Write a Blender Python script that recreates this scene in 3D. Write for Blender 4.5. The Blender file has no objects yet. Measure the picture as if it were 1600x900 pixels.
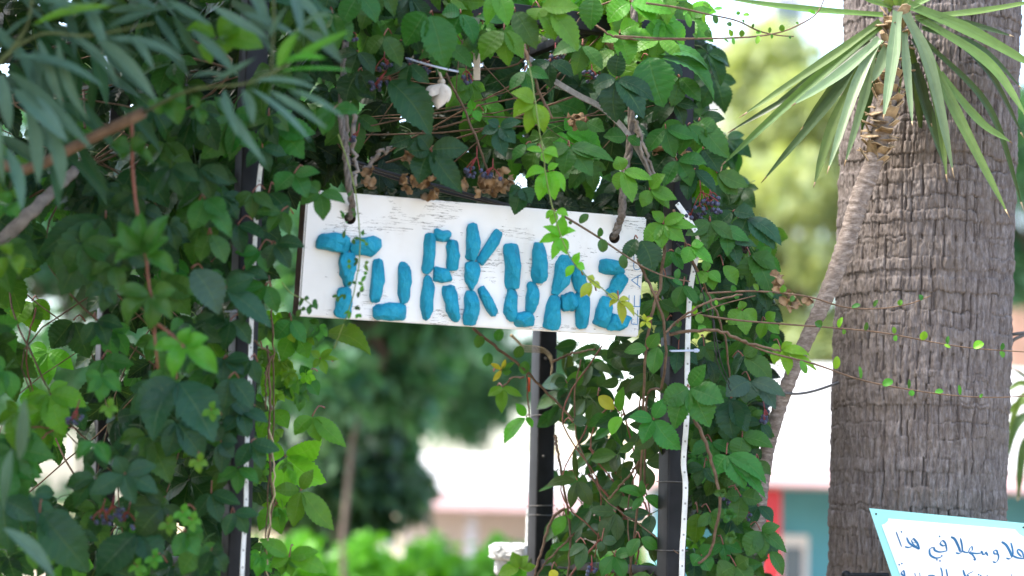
import bpy, bmesh, math, random
import numpy as np
from mathutils import Vector, Matrix

random.seed(7)
rng = np.random.default_rng(7)
R = math.radians
scene = bpy.context.scene
COL = scene.collection

# ------------------------------------------------------------------ camera, sky, sun, exposure
F_PX = 1600 * 85.0 / 36.0
CAM_POS = Vector((0, 0, 1.6))
CAM_ROT = Matrix.Rotation(R(90 + 5.5), 3, 'X') @ Matrix.Rotation(R(1.4), 3, 'Z')
cam_d = bpy.data.cameras.new('camera')
cam_d.lens = 85; cam_d.sensor_width = 36; cam_d.clip_end = 3000; cam_d.clip_start = 0.05
cam_d.dof.use_dof = True; cam_d.dof.focus_distance = 5.2; cam_d.dof.aperture_fstop = 2.0
cam = bpy.data.objects.new('camera', cam_d); COL.objects.link(cam)
cam.matrix_world = Matrix.Translation(CAM_POS) @ CAM_ROT.to_4x4()
scene.camera = cam

SUN_EL, SUN_AZ = R(56), R(-108)          # azimuth from +Y towards +X
to_sun = Vector((math.sin(SUN_AZ) * math.cos(SUN_EL), math.cos(SUN_AZ) * math.cos(SUN_EL), math.sin(SUN_EL)))
world = bpy.data.worlds.new('World'); scene.world = world; world.use_nodes = True
wn = world.node_tree
bg = wn.nodes['Background']
sky = wn.nodes.new('ShaderNodeTexSky'); sky.sky_type = 'NISHITA'; sky.sun_disc = False
sky.sun_elevation = SUN_EL; sky.sun_rotation = SUN_AZ; sky.dust_density = 3.0; sky.air_density = 1.0; sky.ozone_density = 0.6
wn.links.new(sky.outputs[0], bg.inputs[0]); bg.inputs[1].default_value = 0.15
sun_d = bpy.data.lights.new('sun', 'SUN'); sun_d.energy = 1.5; sun_d.angle = R(14); sun_d.color = (1, .95, .87)
sun = bpy.data.objects.new('sun', sun_d); COL.objects.link(sun)
sun.rotation_euler = to_sun.to_track_quat('Z', 'Y').to_euler()
scene.view_settings.view_transform = 'Standard'; scene.view_settings.look = 'None'
scene.view_settings.exposure = 2.55; scene.view_settings.gamma = 1.0
scene.render.engine = 'CYCLES'
scene.cycles.use_denoising = True
scene.cycles.max_bounces = 8; scene.cycles.diffuse_bounces = 4; scene.cycles.transmission_bounces = 6; scene.cycles.transparent_max_bounces = 8
scene.cycles.caustics_reflective = False; scene.cycles.caustics_refractive = False

# ------------------------------------------------------------------ helpers
VIEW = CAM_ROT @ Vector((0, 0, -1))
CUP = CAM_ROT @ Vector((0, 1, 0))
CRT = CAM_ROT @ Vector((1, 0, 0))
TOCAM = -VIEW
UP = Vector((0, 0, 1))

def at(px, py, d):
    return CAM_POS + CAM_ROT @ Vector(((px - 800) / F_PX * d, (450 - py) / F_PX * d, -d))
def mm(d):                       # metres one photo pixel spans at depth d
    return d / F_PX
def frontd(px):                  # depth of the arch's front plane
    return 5.037 / (1 - 0.466 * (px - 800) / F_PX)

def link(o, parent=None):
    COL.objects.link(o)
    if parent is not None: o.parent = parent
    return o
def tag(o, label=None, cat=None, group=None, kind=None):
    if label: o['label'] = label
    if cat: o['category'] = cat
    if group: o['group'] = group
    if kind: o['kind'] = kind
    return o
def empty(name, loc=(0, 0, 0)):
    o = bpy.data.objects.new(name, None); o.empty_display_size = .1
    return link(o)
def root(name, label, cat, group=None, kind=None):
    return tag(empty(name), label, cat, group, kind)

class MB:
    """collects vertices / faces / uvs for one mesh"""
    def __init__(s): s.v = []; s.f = []; s.uv = []; s.has_uv = False
    def add(s, verts, faces, uvs=None):
        b = len(s.v)
        s.v += [tuple(p) for p in verts]
        s.f += [tuple(i + b for i in f) for f in faces]
        if uvs is not None: s.has_uv = True; s.uv += [tuple(u) for u in uvs]
        else: s.uv += [(0.5, 0.5)] * len(verts)
        return s
    def mesh(s, name, mat=None, smooth=True):
        m = bpy.data.meshes.new(name); m.from_pydata(s.v, [], s.f); m.update()
        if s.has_uv:
            l = m.uv_layers.new(name='UVMap')
            idx = np.empty(len(m.loops), dtype=np.int32); m.loops.foreach_get('vertex_index', idx)
            l.data.foreach_set('uv', np.array(s.uv, dtype=np.float32)[idx].ravel())
        if smooth: m.polygons.foreach_set('use_smooth', [True] * len(m.polygons))
        if mat: m.materials.append(mat)
        return m
    def obj(s, name, mat=None, parent=None, smooth=True):
        return link(bpy.data.objects.new(name, s.mesh(name, mat, smooth)), parent)
    # shapes
    def box(s, c, sx, sy, sz, ax=None, bev=0.0):
        X, Y, Z = ax if ax else (Vector((1, 0, 0)), Vector((0, 1, 0)), Vector((0, 0, 1)))
        c = Vector(c)
        if bev <= 0:
            vs = [c + X * (a * sx / 2) + Y * (b * sy / 2) + Z * (e * sz / 2) for a in (-1, 1) for b in (-1, 1) for e in (-1, 1)]
            return s.add(vs, [(0, 1, 3, 2), (4, 6, 7, 5), (0, 4, 5, 1), (2, 3, 7, 6), (0, 2, 6, 4), (1, 5, 7, 3)])
        bm = bmesh.new(); bmesh.ops.create_cube(bm, size=1)
        bmesh.ops.scale(bm, vec=(sx, sy, sz), verts=bm.verts)
        bmesh.ops.bevel(bm, geom=bm.edges[:], offset=bev, segments=2, affect='EDGES', profile=.6)
        bm.verts.index_update()
        vs = [c + X * v.co.x + Y * v.co.y + Z * v.co.z for v in bm.verts]
        fs = [[v.index for v in f.verts] for f in bm.faces]; bm.free()
        return s.add(vs, fs)
    def tube(s, pts, rad, n=6, caps=True):
        pts = [Vector(p) for p in pts]
        rs = rad if hasattr(rad, '__len__') else [rad] * len(pts)
        vs, fs = [], []
        prev = None
        for i, p in enumerate(pts):
            t = (pts[min(i + 1, len(pts) - 1)] - pts[max(i - 1, 0)])
            t = t.normalized() if t.length > 1e-9 else UP
            if prev is None:
                a = t.cross(Vector((0, 0, 1)) if abs(t.z) < .9 else Vector((1, 0, 0))).normalized()
            else:
                a = (prev - t * prev.dot(t)); a = a.normalized() if a.length > 1e-9 else t.orthogonal().normalized()
            prev = a; b = t.cross(a)
            for k in range(n):
                an = 2 * math.pi * k / n
                vs.append(p + (a * math.cos(an) + b * math.sin(an)) * rs[i])
        for i in range(len(pts) - 1):
            for k in range(n):
                k2 = (k + 1) % n
                fs.append((i * n + k, i * n + k2, (i + 1) * n + k2, (i + 1) * n + k))
        if caps:
            fs.append(tuple(range(n - 1, -1, -1))); fs.append(tuple((len(pts) - 1) * n + k for k in range(n)))
        return s.add(vs, fs)
    def ball(s, c, r, n=8, sc=(1, 1, 1)):
        c = Vector(c); vs = [c + Vector((0, 0, r * sc[2]))]; fs = []
        m = n // 2
        for i in range(1, m):
            for k in range(n):
                th = math.pi * i / m; ph = 2 * math.pi * k / n
                vs.append(c + Vector((math.sin(th) * math.cos(ph) * sc[0], math.sin(th) * math.sin(ph) * sc[1], math.cos(th) * sc[2])) * r)
        vs.append(c - Vector((0, 0, r * sc[2])))
        for k in range(n): fs.append((0, 1 + k, 1 + (k + 1) % n))
        for i in range(m - 2):
            for k in range(n):
                a = 1 + i * n; k2 = (k + 1) % n
                fs.append((a + k, a + n + k, a + n + k2, a + k2))
        e = len(vs) - 1; a = 1 + (m - 2) * n
        for k in range(n): fs.append((e, a + (k + 1) % n, a + k))
        return s.add(vs, fs)

def spline(pts, n):
    """Catmull-Rom through 3-D points"""
    P = [Vector(p) for p in pts]; P = [P[0] * 2 - P[1]] + P + [P[-1] * 2 - P[-2]]
    out = []
    seg = len(P) - 3
    for i in range(n):
        t = i / (n - 1) * seg; k = min(int(t), seg - 1); t -= k
        a, b, c, d = P[k:k + 4]
        out.append(0.5 * ((2 * b) + (c - a) * t + (2 * a - 5 * b + 4 * c - d) * t * t + (3 * b - a - 3 * c + d) * t ** 3))
    return out

# ------------------------------------------------------------------ materials
def mat_new(name):
    m = bpy.data.materials.new(name); m.use_nodes = True
    nt = m.node_tree; p = nt.nodes['Principled BSDF']
    return m, nt, p
def N(nt, t, **kw):
    n = nt.nodes.new(t)
    for k, v in kw.items():
        if k == 'inp':
            for a, b in v.items(): n.inputs[a].default_value = b
        else: setattr(n, k, v)
    return n
def math_node(nt, op, a=None, b=None, c=None):
    n = nt.nodes.new('ShaderNodeMath'); n.operation = op
    for i, x in enumerate((a, b, c)):
        if x is None: continue
        if isinstance(x, (int, float)): n.inputs[i].default_value = x
        else: nt.links.new(x, n.inputs[i])
    return n.outputs[0]
def mix_col(nt, fac, a, b, mode='MIX'):
    n = nt.nodes.new('ShaderNodeMix'); n.data_type = 'RGBA'; n.blend_type = mode
    for sock, x in ((n.inputs[0], fac), (n.inputs[6], a), (n.inputs[7], b)):
        if isinstance(x, (int, float)): sock.default_value = x
        elif isinstance(x, tuple): sock.default_value = (*x, 1) if len(x) == 3 else x
        else: nt.links.new(x, sock)
    return n.outputs[2]
def ramp(nt, fac, stops):
    n = nt.nodes.new('ShaderNodeValToRGB'); nt.links.new(fac, n.inputs[0])
    e = n.color_ramp.elements
    while len(e) < len(stops): e.new(0.5)
    for i, (p, c) in enumerate(stops):
        e[i].position = p; e[i].color = (*c, 1) if len(c) == 3 else c
    return n.outputs[0]
def noise(nt, scale, detail=3, vec=None, mapping=None, rough=.55):
    n = nt.nodes.new('ShaderNodeTexNoise'); n.inputs['Scale'].default_value = scale; n.inputs['Detail'].default_value = detail
    n.inputs['Roughness'].default_value = rough
    if vec is None:
        tc = nt.nodes.new('ShaderNodeTexCoord'); vec = tc.outputs['Object']
    if mapping:
        mp = nt.nodes.new('ShaderNodeMapping'); mp.inputs['Scale'].default_value = mapping
        nt.links.new(vec, mp.inputs[0]); vec = mp.outputs[0]
    nt.links.new(vec, n.inputs['Vector'])
    return n.outputs['Fac']
def bump(nt, p, h, strength=.3, dist=.002):
    b = nt.nodes.new('ShaderNodeBump'); b.inputs['Strength'].default_value = strength; b.inputs['Distance'].default_value = dist
    nt.links.new(h, b.inputs['Height']); nt.links.new(b.outputs[0], p.inputs['Normal'])

def plain(name, col, rough=.6, spec=.4, metal=0, var=.15, nscale=20, bumps=0, bdist=.002, two=None):
    m, nt, p = mat_new(name)
    f = noise(nt, nscale, 4)
    dark = tuple(c * (1 - var) for c in col); lite = two if two else tuple(min(1, c * (1 + var)) for c in col)
    c = ramp(nt, f, [(.3, dark), (.7, lite)])
    nt.links.new(c, p.inputs['Base Color'])
    p.inputs['Roughness'].default_value = rough; p.inputs['Specular IOR Level'].default_value = spec; p.inputs['Metallic'].default_value = metal
    if bumps: bump(nt, p, noise(nt, nscale * 4, 5), bumps, bdist)
    return m

def leaf_material(name, veins=7.0, transl=.34, rough=.4, vein_amt=.34, spec=.28):
    """leaf colour comes from the object's own colour; veins follow the leaf's uv"""
    m, nt, p = mat_new(name)
    L = nt.links.new
    oi = N(nt, 'ShaderNodeObjectInfo')
    uv = N(nt, 'ShaderNodeUVMap'); uv.uv_map = 'UVMap'
    sx = N(nt, 'ShaderNodeSeparateXYZ'); L(uv.outputs[0], sx.inputs[0])
    au = math_node(nt, 'ABSOLUTE', math_node(nt, 'MULTIPLY_ADD', sx.outputs[0], 2.0, -1.0))
    v = sx.outputs[1]
    mid = math_node(nt, 'SUBTRACT', 1.0, math_node(nt, 'SMOOTH_MIN', math_node(nt, 'MULTIPLY', au, 14.0), 1.0, .3))
    ph = math_node(nt, 'FRACT', math_node(nt, 'MULTIPLY_ADD', v, veins, math_node(nt, 'MULTIPLY', au, -1.5)))
    tri = math_node(nt, 'ABSOLUTE', math_node(nt, 'MULTIPLY_ADD', ph, 2.0, -1.0))      # 1 on a side vein
    side = math_node(nt, 'POWER', tri, 14.0)
    vein = math_node(nt, 'MAXIMUM', mid, math_node(nt, 'MULTIPLY', side, .55))
    nz = noise(nt, 38, 4)
    tc = N(nt, 'ShaderNodeTexCoord')
    # per-object brightness / hue
    hsv = N(nt, 'ShaderNodeHueSaturation')
    L(oi.outputs['Color'], hsv.inputs['Color'])
    rnd = oi.outputs['Random']
    L(math_node(nt, 'MULTIPLY_ADD', rnd, .04, .48), hsv.inputs['Hue'])
    L(math_node(nt, 'MULTIPLY_ADD', nz, .55, math_node(nt, 'MULTIPLY_ADD', rnd, .3, .58)), hsv.inputs['Value'])
    base = hsv.outputs[0]
    pale = mix_col(nt, .5, base, (.22, .30, .10))
    c = mix_col(nt, math_node(nt, 'MULTIPLY', vein, vein_amt), base, pale)
    # dust and scuffs
    dn = noise(nt, 16, 6, rough=.7)
    dust = ramp(nt, dn, [(.56, (0, 0, 0)), (.78, (1, 1, 1))])
    c = mix_col(nt, math_node(nt, 'MULTIPLY', dust, .15), c, (.14, .19, .13))
    geo = N(nt, 'ShaderNodeNewGeometry')
    under = mix_col(nt, .3, c, (.10, .16, .08))
    c2 = mix_col(nt, geo.outputs['Backfacing'], c, under)
    L(c2, p.inputs['Base Color'])
    p.inputs['Roughness'].default_value = rough; p.inputs['Specular IOR Level'].default_value = spec
    hgt = math_node(nt, 'MULTIPLY_ADD', vein, -1.0, math_node(nt, 'MULTIPLY', nz, .4))
    bump(nt, p, hgt, .45, .0018)
    tr = N(nt, 'ShaderNodeBsdfTranslucent')
    tcx = mix_col(nt, 1.0, c, (1.9, 1.75, .55), 'MULTIPLY')
    L(tcx, tr.inputs['Color'])
    ms = N(nt, 'ShaderNodeMixShader'); ms.inputs[0].default_value = transl
    L(p.outputs[0], ms.inputs[1]); L(tr.outputs[0], ms.inputs[2])
    L(ms.outputs[0], nt.nodes['Material Output'].inputs['Surface'])
    return m

M = {}
M['leaf'] = leaf_material('creeper_leaf')
M['smooth_leaf'] = leaf_material('smooth_leaf', veins=6, transl=.28, rough=.42, vein_amt=.25, spec=.3)
M['oleander'] = leaf_material('oleander_leaf', veins=30, transl=.22, rough=.5, vein_amt=.35)
M['yucca'] = leaf_material('yucca_leaf', veins=2, transl=.25, rough=.4, vein_amt=.15)
M['stem'] = plain('woody_stem', (.13, .085, .055), .8, .2, var=.4, nscale=60, bumps=.5)
M['red_stem'] = plain('red_stem', (.2, .075, .05), .6, .3, var=.3, nscale=60)
M['green_stem'] = plain('green_stem', (.16, .22, .06), .55, .3, var=.3, nscale=60)
M['olive_stem'] = plain('olive_stem', (.065, .085, .03), .6, .25, var=.35, nscale=60)
M['grey_wood'] = plain('grey_wood', (.22, .19, .165), .85, .2, var=.35, nscale=40, bumps=.6)
M['berry'] = plain('berry', (.018, .02, .05), .45, .4, var=.5, nscale=80, two=(.06, .07, .13))
M['berry_stalk'] = plain('berry_stalk', (.2, .03, .028), .5, .3, var=.3, nscale=80)
M['dry'] = plain('dry_leaf', (.2, .115, .06), .85, .15, var=.5, nscale=50, bumps=.4, two=(.34, .23, .13))
M['black_metal'] = plain('black_metal', (.008, .008, .009), .5, .22, var=.35, nscale=14, bumps=.12, two=(.02, .02, .022))
M['rope'] = plain('rope', (.16, .14, .125), .9, .1, var=.35, nscale=150, bumps=.6)
M['wire'] = plain('wire', (.09, .085, .08), .5, .4, var=.3, nscale=60)
M['cable'] = plain('cable', (.012, .011, .011), .5, .4, var=.3, nscale=60)
M['twine'] = plain('twine', (.4, .32, .2), .9, .1, var=.3, nscale=90)
M['zip'] = plain('zip_tie', (.5, .58, .75), .4, .4, var=.1)

# blue stones
m, nt, p = mat_new('turquoise_stone')
c = ramp(nt, noise(nt, 26, 5), [(.3, (.003, .20, .32)), (.55, (.006, .285, .43)), (.8, (.035, .38, .52))])
chip = ramp(nt, noise(nt, 55, 5, rough=.7), [(.70, (0, 0, 0)), (.78, (1, 1, 1))])
c = mix_col(nt, math_node(nt, 'MULTIPLY', chip, .35), c, (.25, .42, .45))
nt.links.new(c, p.inputs['Base Color']); p.inputs['Roughness'].default_value = .55; p.inputs['Specular IOR Level'].default_value = .35
bump(nt, p, noise(nt, 110, 8, rough=.75), .9, .005); M['stone'] = m

# painted board: white paint, fine cracks along the grain, weathered brown edges
m, nt, p = mat_new('painted_board')
uv = N(nt, 'ShaderNodeTexCoord').outputs['Object']
grain = noise(nt, 1, 4, uv, (7, 7, 150), .6)
mask = noise(nt, 9, 3, uv, (1, 1, 1.6))
line = math_node(nt, 'LESS_THAN', math_node(nt, 'ABSOLUTE', math_node(nt, 'SUBTRACT', grain, .5)), .0075)
crack = math_node(nt, 'MULTIPLY', line, math_node(nt, 'GREATER_THAN', mask, .54))
fleck = math_node(nt, 'GREATER_THAN', noise(nt, 1, 5, uv, (30, 30, 240), .7), .685)
crack = math_node(nt, 'MAXIMUM', crack, math_node(nt, 'MULTIPLY', fleck, math_node(nt, 'GREATER_THAN', noise(nt, 6, 3, uv), .5)))
paint = ramp(nt, noise(nt, 5, 5, uv), [(.3, (.70, .69, .66)), (.6, (.80, .80, .79))])
stain = ramp(nt, noise(nt, 14, 5, uv, (1, 1, .35)), [(.60, (0, 0, 0)), (.85, (1, 1, 1))])
paint = mix_col(nt, math_node(nt, 'MULTIPLY', stain, .42), paint, (.47, .41, .33))
c = mix_col(nt, crack, paint, (.075, .06, .05))
nt.links.new(c, p.inputs['Base Color']); p.inputs['Roughness'].default_value = .55
bump(nt, p, math_node(nt, 'MULTIPLY_ADD', crack, -1.0, math_node(nt, 'MULTIPLY', grain, .5)), .35, .0015); M['board'] = m
M['board_end'] = plain('board_end', (.06, .042, .034), .9, .15, var=.5, nscale=30, bumps=.6)
M['pen'] = plain('blue_pen', (.07, .24, .48), .5, .3, var=.1)

# palm bark: fibrous grey-brown
m, nt, p = mat_new('palm_bark')
tcx = N(nt, 'ShaderNodeTexCoord').outputs['Object']
f1 = noise(nt, 1, 8, tcx, (90, 90, 22), .78)
f2 = noise(nt, 5, 4, tcx, (1, 1, 2.4))
c = ramp(nt, f1, [(.28, (.055, .044, .041)), (.5, (.155, .133, .125)), (.72, (.33, .30, .29))])
c = mix_col(nt, ramp(nt, f2, [(.42, (0, 0, 0)), (.7, (.6, .6, .6))]), c, (.15, .122, .10))
at_ = N(nt, 'ShaderNodeAttribute'); at_.attribute_name = 'crack'
c = mix_col(nt, math_node(nt, 'MULTIPLY', at_.outputs['Fac'], .55), c, (.055, .042, .036))
nt.links.new(c, p.inputs['Base Color']); p.inputs['Roughness'].default_value = .9; p.inputs['Specular IOR Level'].default_value = .15
bump(nt, p, noise(nt, 1, 6, tcx, (240, 240, 60), .7), .8, .004); M['bark'] = m
m, nt, p = mat_new('yucca_bark')
tcx = N(nt, 'ShaderNodeTexCoord').outputs['Object']
c = ramp(nt, noise(nt, 1, 6, tcx, (60, 60, 150), .65), [(.25, (.085, .065, .055)), (.5, (.22, .18, .155)), (.78, (.42, .37, .335))])
nt.links.new(c, p.inputs['Base Color']); p.inputs['Roughness'].default_value = .85; p.inputs['Specular IOR Level'].default_value = .2
bump(nt, p, noise(nt, 1, 5, tcx, (90, 90, 260), .65), .6, .003); M['yucca_bark'] = m
M['leaf_base'] = plain('leaf_base', (.24, .145, .06), .8, .2, var=.55, nscale=45, bumps=.4, two=(.5, .38, .24))
M['plate_white'] = plain('plate_white', (.80, .80, .78), .45, .4, var=.03, nscale=8)
M['plate_border'] = plain('plate_border', (.30, .68, .66), .45, .4, var=.06, nscale=9)
M['plate_ink'] = plain('plate_ink', (.02, .13, .28), .5, .3, var=.2, nscale=30)
M['plastic_film'] = plain('plastic_film', (.62, .63, .62), .22, .6, var=.2, nscale=40, bumps=.8, bdist=.006)
M['faded_petal'] = plain('faded_petal', (.47, .42, .36), .7, .2, var=.25, nscale=40)
# LED ribbon: white silicone with small marks
m, nt, p = mat_new('led_ribbon')
uvn = N(nt, 'ShaderNodeUVMap'); uvn.uv_map = 'UVMap'
s = N(nt, 'ShaderNodeSeparateXYZ'); nt.links.new(uvn.outputs[0], s.inputs[0])
fr = math_node(nt, 'FRACT', math_node(nt, 'MULTIPLY', s.outputs[1], 1.0))
d1 = math_node(nt, 'LESS_THAN', fr, .13)
d2 = math_node(nt, 'LESS_THAN', math_node(nt, 'ABSOLUTE', math_node(nt, 'SUBTRACT', s.outputs[0], .5)), .2)
c = mix_col(nt, math_node(nt, 'MULTIPLY', math_node(nt, 'MULTIPLY', d1, d2), .8), ramp(nt, noise(nt, 30, 4), [(.3, (.5, .5, .46)), (.6, (.72, .72, .69))]), (.15, .14, .12))
nt.links.new(c, p.inputs['Base Color']); p.inputs['Roughness'].default_value = .45; M['led'] = m

# ------------------------------------------------------------------ the ground and the far setting
M['ground'] = plain('ground_soil', (.22, .18, .13), .95, .1, var=.3, nscale=.6, bumps=.4, bdist=.02, two=(.3, .25, .18))
g = MB(); g.add([(-600, -200, 0), (600, -200, 0), (600, 1500, 0), (-600, 1500, 0)], [(0, 1, 2, 3)])
tag(g.obj('ground', M['ground'], None, False), kind='structure')

M['hill'] = plain('hillside', (.22, .20, .09), .95, .1, var=.3, nscale=.25, two=(.36, .30, .20))
hb = MB(); nx, ny = 60, 16; vs = []
for j in range(ny + 1):
    for i in range(nx + 1):
        x = -40 + 160 * i / nx; y = 60 + 90 * j / ny
        t = j / ny
        z = -0.2 + 15 * math.sin(t * math.pi * .5) * (0.12 + .5 / (1 + math.exp(-(x - 3) / 4))) + .9 * math.sin(x * .31 + y * .1) * t
        vs.append((x, y, z))
hb.add(vs, [(j * (nx + 1) + i, j * (nx + 1) + i + 1, (j + 1) * (nx + 1) + i + 1, (j + 1) * (nx + 1) + i) for j in range(ny) for i in range(nx)])
tag(hb.obj('hill', M['hill']), kind='structure')

def far_leaf_mat(name, a, b, transl=.35):
    m, nt, p = mat_new(name)
    at_ = N(nt, 'ShaderNodeAttribute'); at_.attribute_name = 'tone'
    c = mix_col(nt, at_.outputs['Fac'], a, b)
    nt.links.new(c, p.inputs['Base Color']); p.inputs['Roughness'].default_value = .5
    tr = N(nt, 'ShaderNodeBsdfTranslucent'); nt.links.new(mix_col(nt, 1.0, c, (1.6, 1.5, .6), 'MULTIPLY'), tr.inputs[0])
    ms = N(nt, 'ShaderNodeMixShader'); ms.inputs[0].default_value = transl
    nt.links.new(p.outputs[0], ms.inputs[1]); nt.links.new(tr.outputs[0], ms.inputs[2]); nt.links.new(ms.outputs[0], nt.nodes['Material Output'].inputs[0])
    return m
def leaf_cloud(name, pos, size, mat, parent, seed):
    """many leaf-sized folded quads at given points (numpy)"""
    r = np.random.default_rng(seed); n = len(pos)
    a = r.normal(size=(n, 3)); a /= np.linalg.norm(a, axis=1)[:, None]; a[:, 2] -= .35
    b = r.normal(size=(n, 3)); b -= (b * a).sum(1)[:, None] * a / (a * a).sum(1)[:, None]; b /= np.linalg.norm(b, axis=1)[:, None]
    s = (size * r.uniform(.6, 1.3, n))[:, None]
    v = np.stack([pos, pos + a * s * .5 + b * s * .28, pos + a * s, pos + a * s * .5 - b * s * .28], 1).reshape(-1, 3)
    m = bpy.data.meshes.new(name)
    m.vertices.add(4 * n); m.loops.add(4 * n); m.polygons.add(n)
    m.vertices.foreach_set('co', v.astype(np.float32).ravel()); m.loops.foreach_set('vertex_index', np.arange(4 * n, dtype=np.int32))
    m.polygons.foreach_set('loop_start', np.arange(0, 4 * n, 4, dtype=np.int32)); m.update()
    at_ = m.attributes.new('tone', 'FLOAT', 'POINT'); at_.data.foreach_set('value', np.repeat(r.uniform(0, 1, n), 4).astype(np.float32))
    m.materials.append(mat)
    return link(bpy.data.objects.new(name, m), parent)

M['far_dark'] = far_leaf_mat('far_dark_leaf', (.018, .055, .028), (.055, .13, .06))
M['far_pale'] = far_leaf_mat('far_pale_leaf', (.24, .31, .13), (.36, .41, .21), .45)
M['far_mid'] = far_leaf_mat('far_mid_leaf', (.025, .095, .045), (.07, .19, .085), .4)
M['far_hedge'] = far_leaf_mat('far_hedge_leaf', (.048, .20, .010), (.11, .34, .014), .42)
M['far_bark'] = plain('far_bark', (.13, .10, .08), .9, .1, var=.3, nscale=6, bumps=.5, bdist=.02)

def tree(name, label, base, height, crown_r, mat, n, seed, leaf=.13, crown_z=None, clumps=26, group='trees beyond the arch'):
    r = np.random.default_rng(seed)
    t = root(name, label, 'tree', group)
    x, y = base; cz = crown_z if crown_z else height * .66
    tb = MB()
    trunk = [Vector((x, y, -.1)), Vector((x + .06 * height * r.uniform(-1, 1), y, cz * .5)), Vector((x, y, cz)), Vector((x + .1, y, height * .92))]
    rr = height * .022
    rr *= .2; tb.tube(spline(trunk, 10), list(np.linspace(rr * 1.3, rr * .25, 10)), 8)
    cs = []
    for k in range(clumps):
        d = r.normal(size=3); d /= np.linalg.norm(d); d *= r.uniform(.35, 1) ** .6
        cs.append(np.array([x, y, cz]) + d * np.array([crown_r, crown_r, height - cz]) * .85)
    tb.obj('trunk', M['far_bark'], t)
    lb = MB()
    for c in cs[:14]:
        s0 = Vector((x, y, cz * r.uniform(.8, 1.02)))
        lb.tube(spline([s0, (s0 + Vector(c)) / 2 + Vector((0, 0, .15)), Vector(c)], 5), list(np.linspace(rr * .5, rr * .1, 5)), 5)
    lb.obj('limbs', M['far_bark'], t)
    k = r.integers(0, clumps, n); cs = np.array(cs)
    rad = crown_r * r.uniform(.22, .42, clumps)
    dd = r.normal(size=(n, 3)); dd /= np.linalg.norm(dd, axis=1)[:, None]
    pos = cs[k] + dd * (rad[k] * r.uniform(.2, 1.0, n) ** .5)[:, None] * np.array([1, 1, .8])
    leaf_cloud('crown', pos, leaf, mat, t, seed + 1)
    return t

def gp(px, d):            # ground-plan point under a pixel column at depth d
    q = at(px, 720, d); return (q.x, q.y)
tree('broad_tree', 'dark green tree standing behind the opening of the arch', gp(590, 13), 3.9, .66, M['far_mid'], 9000, 11, .13, 2.95, 26)
tree('broad_tree', 'green bushy tree behind the left post of the arch', gp(480, 16), 4.4, .85, M['far_dark'], 9000, 12, .14, 2.7, 28)
tree('leafy_bush', 'tall dark green bush low in the opening beside the left post', gp(535, 14.5), 2.9, .55, M['far_dark'], 7000, 19, .12, 2.1, 24)
tree('broad_tree', 'pale green tree far behind the leaves at the photo\'s left edge', gp(90, 17), 5.0, 1.7, M['far_mid'], 8000, 13, .16, 2.9, 26)
tree('broad_tree', 'green tree top rising behind the white house under the sign', gp(735, 36), 6.8, 1.6, M['far_mid'], 9000, 17, .22, 4.5, 28)
tree('leafy_bush', 'dark green bush before the white house in the middle of the opening', gp(575, 15.5), 2.7, .40, M['far_mid'], 6000, 20, .12, 2.2, 22)
tree('slope_tree', 'sunlit yellow green tree on the slope between arch and palm', gp(1235, 34), 9.0, 1.7, M['far_pale'], 15000, 14, .22, 5.9, 34, 'trees on the slope')
tree('slope_tree', 'sunlit tree on the slope partly hidden by the arch leaves', gp(1120, 39), 9.6, 2.0, M['far_pale'], 12000, 15, .22, 6.2, 30, 'trees on the slope')
tree('slope_tree', 'green tree on the slope showing past the palm trunk\'s right side', gp(1610, 33), 8.0, 1.5, M['far_mid'], 7000, 16, .2, 6.2, 22, 'trees on the slope')

# hedge under the far house
h = root('hedge', 'bright green clipped hedge in front of the white house', 'hedge')
n = 15000; a = at(330, 870, 13.5); b = at(1000, 870, 13.5)
t_ = rng.uniform(0, 1, n); pos = np.stack([a.x + (b.x - a.x) * t_ + rng.normal(0, .03, n), a.y + (b.y - a.y) * t_ + rng.uniform(-.35, .35, n), rng.uniform(0.02, 1, n) ** .7 * (1.43 + .07 * np.sin(t_ * 40))], 1)
leaf_cloud('foliage', pos, .10, M['far_hedge'], h, 5)['kind'] = 'stuff'
hs = MB()
for i in range(14):
    q = a.lerp(b, (i + .5) / 14); hs.tube([(q.x, q.y, 0), (q.x + .03, q.y, 1.2)], .02, 5)
hs.obj('stem', M['far_bark'], h)

# houses
M['white_wall'] = plain('white_wall', (.80, .79, .77), .8, .2, var=.04, nscale=2, bumps=.2)
M['cream_wall'] = plain('cream_wall', (.62, .60, .58), .8, .2, var=.06, nscale=2)
M['teal_wall'] = plain('teal_wall', (.10, .34, .42), .7, .3, var=.12, nscale=3)
M['pink_trim'] = plain('pink_trim', (.68, .46, .45), .7, .3, var=.1, nscale=3)
M['red_paint'] = plain('red_paint', (.48, .025, .03), .5, .4, var=.12, nscale=3)
M['grey_paint'] = plain('grey_paint', (.48, .48, .5), .6, .4, var=.1, nscale=3)
M['roof_tile'] = plain('roof_tile', (.36, .22, .16), .85, .2, var=.25, nscale=3)
M['glass'] = plain('window_glass', (.10, .14, .17), .1, .6, var=.2, nscale=2)

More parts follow.
